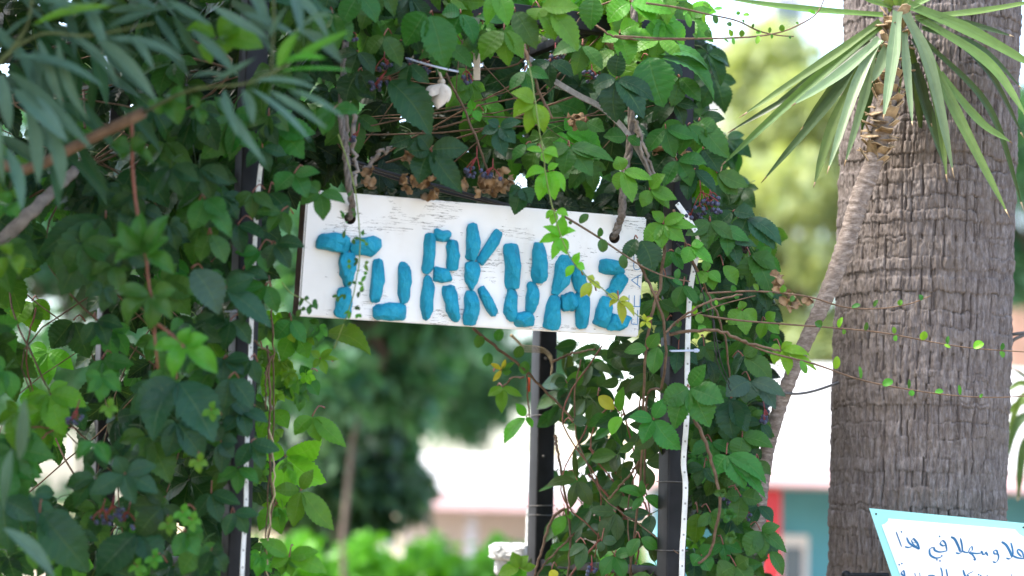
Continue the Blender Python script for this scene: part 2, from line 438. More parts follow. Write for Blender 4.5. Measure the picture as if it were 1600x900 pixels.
def kiosk():
    d = 15.0; s = mm(d)
    k = root('kiosk', 'low teal kiosk with broad white roof fascia and red pillar', 'kiosk')
    x0 = at(1060, 700, d).x; x1 = at(1760, 700, d).x; y = at(1250, 700, d).y
    zf0 = at(1250, 752, d).z; zf1 = at(1250, 578, d).z
    b = MB(); b.box(((x0 + x1) / 2, y + 2.0, zf0 / 2), x1 - x0 - .1, 3.2, zf0, bev=.01); b.obj('wall', M['teal_wall'], k, False)
    b = MB(); b.box(((x0 + x1) / 2, y + 1.6, (zf0 + zf1) / 2 + .03), x1 - x0 + .2, 4.4, zf1 - zf0 - .06, bev=.02); rf = b.obj('roof', M['white_wall'], k, False)
    b = MB(); b.box(((x0 + x1) / 2, y + 1.6, zf0 + .0), x1 - x0 + .24, 4.46, .09, bev=.01); b.obj('fascia_trim', M['pink_trim'], rf, False)
    px = at(1192, 800, d).x
    b = MB(); b.box((px, y - .45, zf0 / 2 - .03), .11, .11, zf0 - .06, bev=.01); b.obj('pillar', M['red_paint'], k, False)
    px = at(1700, 800, d).x
    b = MB(); b.box((px, y - .45, zf0 / 2 - .03), .17, .17, zf0 - .06, bev=.01); b.obj('pillar', M['red_paint'], k, False)
    px = at(1248, 850, d).x; w = .2
    b = MB(); b.box((px, y + .385, at(0, 850, d).z - .3), w, .05, .95, bev=.01); dr = b.obj('door', M['white_wall'], k, False)
    b = MB(); b.box((px, y + .35, at(0, 850, d).z - .1), w - .08, .03, .4, bev=.005); b.obj('pane', M['glass'], dr, False)
    # steps and a second opening past the palm
    px = at(1600, 850, d).x
    b = MB(); b.box((px, y + .385, 1.25), .5, .05, .7, bev=.01); wn_ = b.obj('window', M['white_wall'], k, False)
    b = MB(); b.box((px, y + .35, 1.25), .4, .03, .6, bev=.005); b.obj('pane', M['glass'], wn_, False)
kiosk()

def far_house(name, label, pxl, pxr, d, y_top, y_eave, trim, depth=6, posts=True, rows=1):
    k = root(name, label, 'house')
    x0 = at(pxl, 700, d).x; x1 = at(pxr, 700, d).x; y = at((pxl + pxr) / 2, 700, d).y
    zt = at((pxl + pxr) / 2, y_top, d).z; ze = at((pxl + pxr) / 2, y_eave, d).z
    cx = (x0 + x1) / 2; W = x1 - x0
    b = MB(); b.box((cx, y + 1 + depth / 2, ze / 2), W - .3, depth, ze, bev=.02); b.obj('wall', M['cream_wall'], k, False)
    b = MB(); b.box((cx, y + depth / 2, (ze + zt) / 2 + .05), W + .2, depth + 2.4, zt - ze - .1, bev=.03); rf = b.obj('roof', M['white_wall'], k, False)
    b = MB(); b.box((cx, y + depth / 2, ze), W + .25, depth + 2.46, .13, bev=.02); b.obj('fascia_trim', trim, rf, False)
    n_ = max(3, int(W / .8))
    for i in range(n_ + 1):
        b = MB(); b.box((x0 + .1 + (W - .2) * i / n_, y - .9, ze / 2 - .05), .1, .1, ze - .1, bev=.01); b.obj('post', M['grey_paint'], k, False)
    for i in range(n_):
        xx = x0 + .1 + (W - .2) * (i + .5) / n_
        b = MB(); b.box((xx, y + .97, ze * .55), .42, .08, .8, bev=.01); w_ = b.obj('window', M['grey_paint'], k, False)
        b = MB(); b.box((xx, y + .92, ze * .55), .34, .03, .7, bev=.005); b.obj('pane', M['glass'], w_, False)
far_house('white_house', 'low white house with pink edged flat roof behind the hedge', 600, 1010, 25, 718, 790, M['pink_trim'])

def tower(name, label, pxl, pxr, d, ytop, mat, depth=6):
    k = root(name, label, 'building', 'buildings on the slope')
    x0 = at(pxl, 300, d).x; x1 = at(pxr, 300, d).x; y = at(pxl, 300, d).y; zt = at(pxl, ytop, d).z
    b = MB(); b.box(((x0 + x1) / 2, y + depth / 2, zt / 2), x1 - x0, depth, zt, bev=.03); b.obj('wall', mat, k, False)
    b = MB(); b.box(((x0 + x1) / 2, y + depth / 2, zt + .12), x1 - x0 + .4, depth + .4, .24, bev=.03); b.obj('roof', M['roof_tile'], k, False)
    st = int((zt - 6) / 2.8)
    for j in range(st):
        for i in range(2):
            xx = x0 + (x1 - x0) * (i + .5) / 2
            b = MB(); b.box((xx, y - .02, zt - 1.6 - j * 2.8), 1.0, .08, 1.3, bev=.01); w_ = b.obj('window', M['white_wall'], k, False)
            b = MB(); b.box((xx, y - .06, zt - 1.6 - j * 2.8), .8, .04, 1.1, bev=.01); b.obj('pane', M['glass'], w_, False)
tower('apartment_block', 'pale apartment block high on the slope between arch and palm', 1095, 1180, 95, 75, M['cream_wall'])
tower('apartment_block', 'tall white block behind the slope, cut by the photo\'s top edge', 1205, 1250, 110, -40, M['grey_paint'])
tower('apartment_block', 'reddish roofed low house on the slope right of the palm trunk', 1575, 1720, 60, 385, M['roof_tile'])

# ------------------------------------------------------------------ garden arch
AX = Vector((math.cos(R(25)), math.sin(R(25)), 0)); AY = Vector((-math.sin(R(25)), math.cos(R(25)), 0))
arch = root('garden_arch', 'black square tube metal arch overgrown with creeper', 'garden arch')
TOP = at(740, -20, 5.0).z
PW = .047
def post_at(px, py, d): q = at(px, py, d); return Vector((q.x, q.y, 0))
PFR = post_at(1052, 700, 5.20); PFL = post_at(376, 650, 4.79)
PBR = post_at(847, 700, 5.84); PBL = post_at(178, 320, 5.5)
for P in (PFL, PFR, PBL, PBR):
    b = MB(); b.box((P.x, P.y, TOP / 2), PW, PW, TOP, (AX, AY, UP), bev=.004); b.obj('post', M['black_metal'], arch)
def bar(A, B, z, w=.04, nm='beam', z2=None):
    A = Vector((A.x, A.y, z)); B = Vector((B.x, B.y, z if z2 is None else z2))
    u = (B - A); L = u.length - PW - .004; u.normalize(); s = u.cross(UP).normalized(); w3 = s.cross(u)
    b = MB(); b.box((A + B) / 2, L, w, w, (u, s, w3), bev=.003); return b.obj(nm, M['black_metal'], arch)
for z in (TOP - .03,):
    bar(PFL, PFR, z); bar(PBL, PBR, z); bar(PFL, PBL, z); bar(PFR, PBR, z)
for z in (.35, .95, 1.5): bar(PFL, PBL, z, .02, 'rung'); bar(PFR, PBR, z, .02, 'rung')
for k in range(1, 5):
    q0 = PFL.lerp(PFR, k / 5); q1 = PBL.lerp(PBR, k / 5)
    bar(q0, q1, TOP - .03, .02, 'roof_bar')
# outrigger bar on the right: dark bar poking past the right post
A = at(1066, 332, 5.19); B = at(1165, 388, 5.32)
u = (B - A); L = u.length; u.normalize(); sd = u.cross(VIEW).normalized()
b = MB(); b.box((A + B) / 2, L, .024, .024, (u, sd, u.cross(sd)), bev=.003); b.obj('brace', M['black_metal'], arch)
# steel wire turned round the posts
def wire_ring(P, z, parent, mat=M['wire'], rad=.0013, w=PW + .004, nm='tie_wire', tilt=.0):
    h = w / 2
    cs = [(-h, -h), (h, -h), (h, h), (-h, h), (-h, -h)]
    pts = [P + AX * x + AY * y + UP * (z + tilt * x) for x, y in cs]
    MB().tube(pts, rad, 5).obj(nm, mat, parent)
wire_ring(PBR, at(847, 805, 5.84).z, arch); wire_ring(PBR, at(847, 790, 5.84).z, arch, tilt=.05); wire_ring(PBR, at(847, 648, 5.84).z, arch, tilt=.1)
wire_ring(PFR, at(1052, 753, 5.2).z, arch); wire_ring(PFR, at(1052, 860, 5.2).z, arch)
for y_ in (713, 560, 860):
    q = PBR - AY * (PW / 2) - AX * .008 + UP * at(840, y_, 5.84).z
    MB().ball(q, .004, 8).obj('rivet', M['wire'], arch)

# LED ribbons
def ribbon(pts, w, th, facing, name, label=None, cat=None, n=60, pitch=.033):
    P = spline(pts, n); b = MB(); vs = []; uv = []; L = 0
    for i, q in enumerate(P):
        t = (P[min(i + 1, n - 1)] - P[max(i - 1, 0)]).normalized()
        s = t.cross(facing).normalized(); f = s.cross(t).normalized()
        if i: L += (q - P[i - 1]).length
        vs += [q - s * w / 2 - f * th / 2, q - s * w / 2 + f * th / 2, q + s * w / 2 + f * th / 2, q + s * w / 2 - f * th / 2]
        uv += [(0, L / pitch), (0, L / pitch), (1, L / pitch), (1, L / pitch)]
    fs = [(4 * i + k, 4 * i + (k + 1) % 4, 4 * i + 4 + (k + 1) % 4, 4 * i + 4 + k) for i in range(n - 1) for k in range(4)]
    fs += [(3, 2, 1, 0), tuple(4 * (n - 1) + k for k in range(4))]
    b.add(vs, fs, uv)
    o = b.obj(name, M['led'], None, False)
    return tag(o, label, cat, 'light ribbons on the arch')
def on_post(px, py, d): return at(px, py, d)
lw = .0115
ribR = ribbon([at(1058, 318, 5.12), at(1080, 350, 5.13), at(1092, 378, 5.14), at(1084, 420, 5.1665), at(1077, 470, 5.1652), at(1074, 560, 5.1540), at(1073, 650, 5.1428), at(1068, 720, 5.1340), at(1071, 760, 5.1290), at(1068, 830, 5.1203), at(1065, 905, 5.1109), at(1060, 1300, 5.0616)],
       lw, .003, -AY, 'light_ribbon', 'white ribbon of small lights running down the right front post', 'light ribbon', 160)
ribL = ribbon([at(412, 230, 4.7852), at(404, 290, 4.7777), at(397, 400, 4.7640), at(393, 500, 4.7515), at(390, 600, 4.7390), at(385, 720, 4.7240), at(384, 800, 4.7140), at(378, 905, 4.7009), at(366, 1300, 4.6516)],
       .0085, .003, -AY, 'light_ribbon', 'white ribbon of small lights running down the left front post', 'light ribbon', 140)
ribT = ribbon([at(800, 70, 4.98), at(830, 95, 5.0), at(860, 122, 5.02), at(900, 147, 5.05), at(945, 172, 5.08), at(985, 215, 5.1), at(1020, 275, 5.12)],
       .013, .003, (-AY + UP * .2), 'light_ribbon', 'ribbon of lights, greyed to look shaded, arching through leaves above the sign', 'light ribbon', 80)
ribT.data.materials.clear(); ribT.data.materials.append(plain('shaded_ribbon', (.24, .23, .21), .8, .1, var=.3, nscale=90))  # grey copy of the white ribbon, shade put into its colour
def zip_tie(c, parent, wpx, d, ang=0):
    w = wpx * mm(d); u = (CRT * math.cos(ang) + CUP * math.sin(ang))
    b = MB(); b.box(c, w, .002, .0045, (u, VIEW, u.cross(VIEW)), bev=.0006)
    b.box(c + u * (w * .38), .009, .006, .008, (u, VIEW, u.cross(VIEW)), bev=.001)
    b.tube([c - u * w / 2, c - u * (w / 2 + .002) + VIEW * .05], .002, 5)
    b.obj('zip_tie', M['zip'], parent)
zip_tie(at(1071, 548, 5.145), ribR, 44, 5.14, .02)
zip_tie(at(372, 486, 4.735), ribL, 40, 4.73, 0)

# ------------------------------------------------------------------ hanging sign
def solve_board():
    TL = at(480, 296, 4.84); TR = at(1011, 340, 5.13)
    u = (TR - TL).normalized()
    a0 = at(466, 494, 0.0); a1 = at(466, 494, 1.0) - a0         # linear in depth
    d = (TL - a0).dot(u) / a1.dot(u)
    BL = at(466, 494, d)
    return TL, TR, BL, d, u
BTL, BTR, BBL, BD, BU = solve_board()
if abs(BD - 4.84) > .12:                     # keep the board hanging nearly plumb
    BD = 4.85
BBL = at(466, 494, BD)
BV = (BTL - BBL); BV = (BV - BU * BV.dot(BU)).normalized()       # board up
BN = BU.cross(BV).normalized()                                   # board normal
if BN.dot(TOCAM) < 0: BN = -BN
BW = (BTR - BTL).length; BH = (BTL - BBL).length; BT = .042
BC = (BTL + BTR) / 2 - BV * BH / 2 - BN * BT / 2
def onboard(px, py, lift=0.0):
    """point of the board's front plane seen at a photo pixel -> (u, v) metres from the board's centre"""
    dirn = at(px, py, 1.0) - CAM_POS
    P0 = BC + BN * (BT / 2)
    t = (P0 - CAM_POS).dot(BN) / dirn.dot(BN)
    q = CAM_POS + dirn * t - P0
    return q.dot(BU), q.dot(BV)
BMAT = Matrix((BU, BN * -1, BV)).transposed().to_4x4(); BMAT.translation = BC
sign = root('hanging_sign', 'white painted wooden board with turquoise stone letters hanging in the arch', 'sign')
sign.matrix_world = BMAT
# board with two rope holes
bm = bmesh.new(); bmesh.ops.create_cube(bm, size=1); bmesh.ops.scale(bm, vec=(BW, BT, BH), verts=bm.verts)
bmesh.ops.bevel(bm, geom=bm.edges[:], offset=.003, segments=2, affect='EDGES')
me = bpy.data.meshes.new('board'); bm.to_mesh(me); bm.free()
me.materials.append(M['board']); me.materials.append(M['board_end'])
board = link(bpy.data.objects.new('board', me))
HOLES = [onboard(547, 341), onboard(960, 371)]
for hx, hz in HOLES:
    cb = bmesh.new(); bmesh.ops.create_cone(cb, cap_ends=True, segments=24, radius1=.0125, radius2=.0125, depth=.2, matrix=Matrix.Translation((hx, 0, hz)) @ Matrix.Rotation(R(90), 4, 'X'))
    cm = bpy.data.meshes.new('cut'); cb.to_mesh(cm); cb.free(); cm.materials.append(M['board']); cm.materials.append(M['board_end'])
    for p_ in cm.polygons: p_.material_index = 1
    co = bpy.data.objects.new('cut', cm); COL.objects.link(co)
    md = board.modifiers.new('b', 'BOOLEAN'); md.object = co; md.solver = 'EXACT'; md.operation = 'DIFFERENCE'
    bpy.context.view_layer.update()
    dg = bpy.context.evaluated_depsgraph_get()
    nm = bpy.data.meshes.new_from_object(board.evaluated_get(dg)); board.modifiers.clear(); board.data = nm
    bpy.data.objects.remove(co)
for p_ in board.data.polygons:
    if abs(p_.normal.x) > .7: p_.material_index = 1
board.parent = sign; board.data.name = 'board'

# stones, measured on a 2.571x enlargement with corner (440,270)
def z1(x, y): return (440 + x / 2.571, 270 + y / 2.571)
STONES = [  # x1,y1,x2,y2,width, squareness
 (138,272,274,284,66,6), (274,291,394,296,68,4), (263,322,257,458,54,2.6), (250,462,242,581,56,2.8),
 (385,350,379,520,46,3.5), (491,360,490,522,46,5), (366,556,495,556,60,3.2),
 (594,246,585,404,42,4.5), (610,250,674,256,42,4.5), (687,272,681,390,44,4.5), (609,410,681,413,50,5), (591,416,576,592,48,3.5), (666,446,690,597,48,2.4),
 (765,205,762,350,46,2.8), (873,236,795,362,42,4), (762,358,758,472,51,2.6), (760,476,753,610,54,3.0), (798,460,852,572,40,3.5),
 (920,288,926,462,56,6), (918,464,914,594,50,4.5), (933,588,1006,589,52,3.6), (1032,283,1030,440,58,3.0), (1006,440,1000,562,46,3.2),
 (1142,336,1103,490,60,3.0), (1092,494,1080,628,66,2.4), (1119,517,1179,517,66,2.2), (1178,372,1202,478,50,3), (1201,476,1207,622,54,2.8),
 (1274,377,1373,386,54,3.2), (1370,412,1316,494,54,3.4), (1306,502,1273,614,60,4.5), (1301,600,1393,600,55,4.5)]
def stone_mesh(L, W, H, e, seed):
    r = random.Random(seed); b = MB(); n, m = 44, 22; vs = []; fs = []
    planes = []
    e *= 1.5
    for _ in range(13):
        pn = Vector((r.uniform(-1, 1), r.uniform(-1.3, 0), r.uniform(-1, 1))).normalized(); planes.append((pn, r.uniform(.74, 1.0)))
    nz_ = [(Vector((r.uniform(-1, 1), r.uniform(-1, 1), r.uniform(-1, 1))) * f_, r.uniform(0, 6.28), .16 / f_) for f_ in (4, 5, 7, 9, 12, 15, 19, 24)]
    ph = [r.uniform(0, 6.28) for _ in range(8)]
    sgn = lambda a, q: math.copysign(abs(a) ** q, a)
    for i in range(m + 1):
        v = -math.pi / 2 + math.pi * i / m
        for k in range(n):
            w = 2 * math.pi * k / n
            x = sgn(math.cos(v), 2 / 5) * sgn(math.cos(w), 2 / e); z = sgn(math.cos(v), 2 / 5) * sgn(math.sin(w), 2 / e); y = sgn(math.sin(v), 2 / 4)
            d = 1 + .06 * math.sin(3 * x + ph[0]) * math.sin(2.2 * z + ph[1]) + .05 * math.sin(5 * x + 3 * y + ph[2]) + .035 * math.sin(9 * z + 7 * x + ph[3]) + sum(a_ * math.sin(k_.dot(Vector((x * 2.2, y, z))) + p_) for k_, p_, a_ in nz_) + r.uniform(-.012, .012)
            taper = 1 + .13 * math.sin(ph[4]) * x
            q_ = Vector((x, y, z))
            for pn, pc in planes:
                e_ = q_.dot(pn) - pc
                if e_ > 0: q_ -= pn * e_ * .9
            x, y, z = q_
            vs.append((x * L / 2 * (1 + .02 * math.sin(7 * z + ph[5])), -H * .42 + y * H * .58 * d * (1 + .15 * math.sin(2 * x + ph[6])), z * W / 2 * d * taper + .05 * W * math.sin(ph[7]) * (x * x - .4)))
    for i in range(m):
        for k in range(n): fs.append((i * n + k, (i + 1) * n + k, (i + 1) * n + (k + 1) % n, i * n + (k + 1) % n))
    b.add(vs, fs); return b
for i, (x1, y1, x2, y2, w, e) in enumerate(STONES):
    a = onboard(*z1(x1, y1)); c = onboard(*z1(x2, y2))
    L = math.dist(a, c) * 1.06; W = w / 2.571 * mm(4.98) * 1.17
    ang = math.atan2(c[1] - a[1], c[0] - a[0])
    H = min(W * .72, .026) * random.uniform(.85, 1.1)
    o = stone_mesh(L, W, H, e, i).obj('stone', M['stone'], sign, False)
    o.location = ((a[0] + c[0]) / 2, -BT / 2, (a[1] + c[1]) / 2); o.rotation_euler = (0, -ang, 0)
# flat strips that write with a pen
def pen(lines, width, lift, conv, nib=None):
    b = MB()
    for ln in lines:
        P = [Vector((*conv(*q), 0)) for q in ln]
        if len(P) > 2: P = spline(P, 5 * len(P))
        for i in range(len(P) - 1): pass
        vs = []
        for i, q in enumerate(P):
            t = (P[min(i + 1, len(P) - 1)] - P[max(i - 1, 0)]).normalized()
            s = Vector((-t.y, t.x, 0))
            if nib:                                  # broad nib held at a fixed angle
                nv = Vector((math.cos(nib), math.sin(nib), 0)); w = width * (.28 + .72 * abs(t.x * nv.y - t.y * nv.x))
            else: w = width
            vs += [q + s * w / 2, q - s * w / 2]
        b.add([(v.x, lift, v.y) for v in vs], [(2 * i, 2 * i + 1, 2 * i + 3, 2 * i + 2) for i in range(len(P) - 1)])
    return b
def z7(x, y): return onboard(754.5 + x / 3.75, 300 + y / 3.75)
PEN = [[(856, 604), (852, 668)], [(852, 668), (920, 672)], [(888, 606), (886, 668)], [(922, 604), (919, 671)],
       [(927, 484), (869, 516)], [(869, 516), (922, 558)], [(908, 494), (905, 542)],
       [(884, 338), (884, 400)], [(884, 400), (884, 446), (905, 455), (925, 444)],
       [(872, 773), (906, 776)], [(906, 692), (906, 776)], [(872, 735), (870, 773)]]
pen(PEN, .0017, -BT / 2 - .001, z7).obj('lettering', M['pen'], sign, False)

# ropes
def rope(pts, rad, name, label, cat='rope', group='ropes holding the sign'):
    P = spline(pts, 70); r0 = empty(name); tag(r0, label, cat, group)
    for k in range(3):
        Q = []
        for i, q in enumerate(P):
            t = (P[min(i + 1, 69)] - P[max(i - 1, 0)]).normalized(); a = t.orthogonal().normalized(); b_ = t.cross(a)
            an = i * .55 + k * 2.094; Q.append(q + (a * math.cos(an) + b_ * math.sin(an)) * rad * .5)
        MB().tube(Q, rad * .58, 6).obj('strand', M['rope'], r0)
    return r0
def bp(h, y): return BC + BU * h[0] + BV * h[1] + BN * y
hl, hr = HOLES
rope([at(545, -20, 4.95), at(540, 60, 4.92), at(533, 175, 4.86), at(540, 230, 4.84), at(545, 290, 4.83), bp((hl[0], hl[1] + .022), BT / 2 + .009), bp((hl[0], hl[1] + .002), BT / 2 - .004), bp(hl, -BT)], .0072, 'rope', 'grey twisted rope through the hole near the letter T')
rope([at(992, -20, 5.16), at(990, 60, 5.14), at(985, 215, 5.14), at(975, 275, 5.1), at(972, 330, 5.08), bp((hr[0] + .004, hr[1] + .03), BT / 2 + .009), bp((hr[0], hr[1] + .004), BT / 2 - .004), bp(hr, -BT)], .0085, 'rope', 'grey twisted rope through the hole near the letter Z')

# black cables strung above the sign
for k, (pts, lab) in enumerate((([(535, 245), (600, 268), (700, 295), (800, 322), (880, 337), (1000, 348)], 'black cable sagging just above the top edge of the sign'),
                   ([(540, 252), (620, 280), (720, 306), (830, 330), (930, 342)], 'thinner black cable lying right below the other above the sign'))):
    P = [at(x, y, frontd(x) + .02 + .015 * k) for x, y in pts]
    tag(MB().tube(spline(P, 40), .004 - .001 * k, 6).obj('cable', M['cable']), lab, 'cable', 'cables above the sign')

# ------------------------------------------------------------------ leaves
def leaflet(mb, base, tip, width, nrm, arch=.12, fold=.25, kind='creeper', rnd=random, rows=None, twist=0.0):
    """one leaf blade from base to tip; nrm = the way its upper face looks"""
    base = Vector(base); tip = Vector(tip); ax = tip - base; L = ax.length
    t = ax / L; n = nrm - t * nrm.dot(t)
    n = n.normalized() if n.length > 1e-6 else t.orthogonal().normalized()
    s = t.cross(n).normalized()
    if kind == 'creeper': rows = rows or 22
    else: rows = rows or 12
    cols = (-1, -.55, 0, .55, 1)
    vs, uv = [], []
    p1, p2, p3 = rnd.uniform(0, 6.28), rnd.uniform(0, 6.28), rnd.uniform(.6, 1.2)
    asym = rnd.uniform(-.06, .06); bend = rnd.uniform(-.07, .07)
    for i in range(rows + 1):
        v = i / rows
        if kind == 'creeper':
            w = math.sin(math.pi * v ** .82) ** .75 if 0 < v < 1 else 0
            if v > .68: w *= 1 - .5 * ((v - .68) / .32) ** 1.1 * (1 - (v - .68) / .32 * .3)
        elif kind == 'round': w = math.sin(math.pi * v) ** .55 if 0 < v < 1 else 0
        elif kind == 'lance': w = (math.sin(math.pi * v ** .9) ** .8) if 0 < v < 1 else 0
        else:
            w = math.sin(math.pi * v ** .9) ** .7 if 0 < v < 1 else 0
            if v > .75: w *= 1 - .25 * (v - .75) / .25
        w = max(w, .012)
        tooth = 0
        if kind == 'creeper' and .22 < v < .97: tooth = .085 if i % 2 == 0 else -.035
        for u in cols:
            hw = width / 2 * w * (1 + asym * (1 if u > 0 else -1))
            edge = abs(u) == 1
            hx = u * hw * (1 + (tooth if edge else 0))
            vv = v + (.018 if edge and tooth > 0 else 0)
            z = fold * abs(u) * hw + arch * L * 4 * v * (1 - v) * .5
            z += .045 * width * math.sin(2.3 * p3 * 3.1 * v + p1 + u * 1.3) * abs(u) * w
            if kind in ('creeper', 'ovate') and 0 < abs(u) < 1: z += .02 * width * math.cos(2 * math.pi * (v * 7 - abs(u) * 1.5))
            z += twist * u * hw * v
            q = base + t * (vv * L) + s * (hx + bend * L * math.sin(math.pi * v)) + n * z
            vs.append(q); uv.append(((u + 1) / 2, v))
    c = len(cols)
    fs = [(i * c + k, i * c + k + 1, (i + 1) * c + k + 1, (i + 1) * c + k) for i in range(rows) for k in range(c - 1)]
    mb.add(vs, fs, uv)

TONE = {  # leaf colours (base colour); deep is darkened to stand in for inner shade
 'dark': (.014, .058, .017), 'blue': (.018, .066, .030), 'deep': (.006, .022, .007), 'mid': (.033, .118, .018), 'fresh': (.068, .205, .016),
 'young': (.135, .33, .018), 'yellow': (.32, .36, .035), 'olive': (.032, .074, .014), 'grey': (.045, .098, .066), 'wax': (.038, .084, .034), 'oleander': (.062, .128, .090)}
def tone(k, v=.14):
    c = TONE[k]; f = 1 + random.uniform(-v, v); g = 1 + random.uniform(-v, v) * .4
    return (c[0] * f * g, c[1] * f, c[2] * f / g, 1)

def hero(parent, junc, tips, col, d=None, off=0.0, face=.55, kind='creeper', mat='leaf', stalk=True, arch=.16, fold=.22, name='leaf'):
    """a leaf whose blades run from the junction to the given tips (photo pixels at the leaf's own depth)"""
    jx, jy = junc; d = (frontd(jx) if d is None else d) + off
    J = at(jx, jy, d); mb = MB(); s = mm(d)
    for tp in tips:
        tx, ty = tp[0], tp[1]
        lp = math.hypot(tx - jx, ty - jy); w = (tp[2] if len(tp) > 2 else lp * .55) * s
        b0 = (tp[3], tp[4]) if len(tp) > 4 else (jx + (tx - jx) * .05, jy + (ty - jy) * .05)
        dd = d + random.uniform(-.3, .12) * lp * s
        B = at(b0[0], b0[1], d) - J; T = at(tx, ty, dd) - J
        sidev = CRT * ((tx - jx) / max(lp, 1)) * .35
        n = TOCAM + UP * face + sidev + Vector((random.uniform(-.35, .35), 0, random.uniform(-.2, .25)))
        leaflet(mb, B, T, w, n, arch * random.uniform(.6, 1.3), fold * random.uniform(.5, 1.4), kind)
    o = mb.obj(name, M[mat], parent); o.location = J; o.color = tone(col)
    if stalk:
        sb = MB(); e = VIEW * (.05 + random.random() * .04) + UP * random.uniform(-.02, .02) + CRT * random.uniform(-.02, .02)
        sb.tube(spline([Vector((0, 0, 0)), e * .5 + UP * .012, e], 5), [.0016, .0014, .0014, .0015, .0018], 5)
        sb.obj('petiole', M['red_stem'], o)
    return o

# ---- leaf templates that repeats share
def creeper_template(seed):
    r = random.Random(seed); mb = MB()
    nl = r.choice((5, 5, 5, 4, 3)); droop = r.uniform(.12, .5)
    angs = {5: (0, 46, -46, 100, -100), 4: (12, -38, 58, -95), 3: (0, 58, -58)}[nl]
    for a in angs:
        a_ = R(a + r.uniform(-9, 9)); ln = (1 - abs(a) / 300) * r.uniform(.86, 1.1)
        if abs(a) > 80: ln *= .82
        dv = Vector((math.sin(a_), math.cos(a_), -droop * r.uniform(.4, 1.3)))
        dv = dv.normalized() * ln
        leaflet(mb, dv * .06, dv, ln * r.uniform(.48, .60), Vector((0, 0, 1)) + Vector((math.sin(a_) * .25, 0, 0)), r.uniform(.12, .3), r.uniform(.1, .4), 'creeper', r)
    mb.tube(spline([Vector((0, 0, 0)), Vector((0, -.25, -.12)), Vector((r.uniform(-.2, .2), -.5, -.5))], 5), [.014, .012, .012, .012, .014], 4)
    return mb.mesh('leaf', M['leaf'])
def pair_template(seed, kind='ovate', wr=.48):
    """opposite pair of smooth leaves on a bit of stem (honeysuckle)"""
    r = random.Random(seed); mb = MB()
    for sg in (-1, 1):
        if sg == 1 and r.random() < .3: continue
        dv = Vector((sg * r.uniform(.45, .9), r.uniform(.3, .9), r.uniform(-.35, .2))).normalized() * r.uniform(.8, 1.05)
        leaflet(mb, dv * .08, dv, dv.length * r.uniform(wr - .06, wr + .06), Vector((0, 0, 1)), r.uniform(.0, .22), r.uniform(.2, .55), kind, r)
        mb.tube([Vector((0, 0, 0)), dv * .1], .015, 4)
    mb.tube([Vector((0, -.35, -.1)), Vector((0, 0, 0)), Vector((0, .15, -.02))], .016, 4)
    return mb.mesh('leaf', M['smooth_leaf'])
TC = [creeper_template(i) for i in range(30)]
TP = [pair_template(40 + i) for i in range(10)]

def put(mesh, parent, pos, t, n, size, col, name='leaf'):
    t = t.normalized(); n = (n - t * n.dot(t)).normalized(); x = t.cross(n)
    mtx = Matrix((x, t, n)).transposed().to_4x4()
    mtx = Matrix.Translation(pos) @ mtx @ Matrix.Diagonal((size * random.choice((-1, 1)), size, size, 1))
    o = bpy.data.objects.new(name, mesh); COL.objects.link(o); o.parent = parent; o.matrix_world = mtx; o.color = col
    return o
def inpoly(x, y, poly):
    c = False; j = len(poly) - 1
    for i in range(len(poly)):
        xi, yi = poly[i]; xj, yj = poly[j]
        if (yi > y) != (yj > y) and x < (xj - xi) * (y - yi) / (yj - yi) + xi: c = not c
        j = i
    return c
def sample(poly, n, holes=(), hole_keep=0.0, mind=0):
    xs = [p[0] for p in poly]; ys = [p[1] for p in poly]; out = []; tries = 0
    while len(out) < n and tries < n * 60:
        tries += 1
        x = random.uniform(min(xs), max(xs)); y = random.uniform(min(ys), max(ys))
        if not inpoly(x, y, poly): continue
        if any(inpoly(x, y, h_) for h_ in holes) and random.random() > hole_keep: continue
        if mind and any((x - a) ** 2 + (y - b) ** 2 < mind * mind for a, b in out[-60:]): continue
        out.append((x, y))
    return out
def scatter(parent, poly, n, depth, templates, size_px, cols, holes=(), hole_keep=.0, tip_down=1.0, spread=.7, face=.6, mind=0):
    """leaves through the volume of a plant: depth(px) gives (near, far)"""
    for x, y in sample(poly, n, holes, hole_keep, mind):
        d0, d1 = depth(x); d = random.uniform(d0, d1)
        P = at(x, y, d)
        t = Vector((random.uniform(-1, 1) * spread, random.uniform(-1, .4) * spread * .7, -tip_down + random.uniform(-.2, .5) * spread))
        nn = TOCAM * random.uniform(.5, 1.2) + UP * random.uniform(.1, 1.0) * face * 1.5 + Vector((random.uniform(-.6, .6), 0, 0))
        c = cols(x, y, d, (d - d0) / max(d1 - d0, 1e-6)) if callable(cols) else random.choice(cols)
        put(random.choice(templates), parent, P, t, nn, random.uniform(*size_px) * mm(d), tone(c, .2))
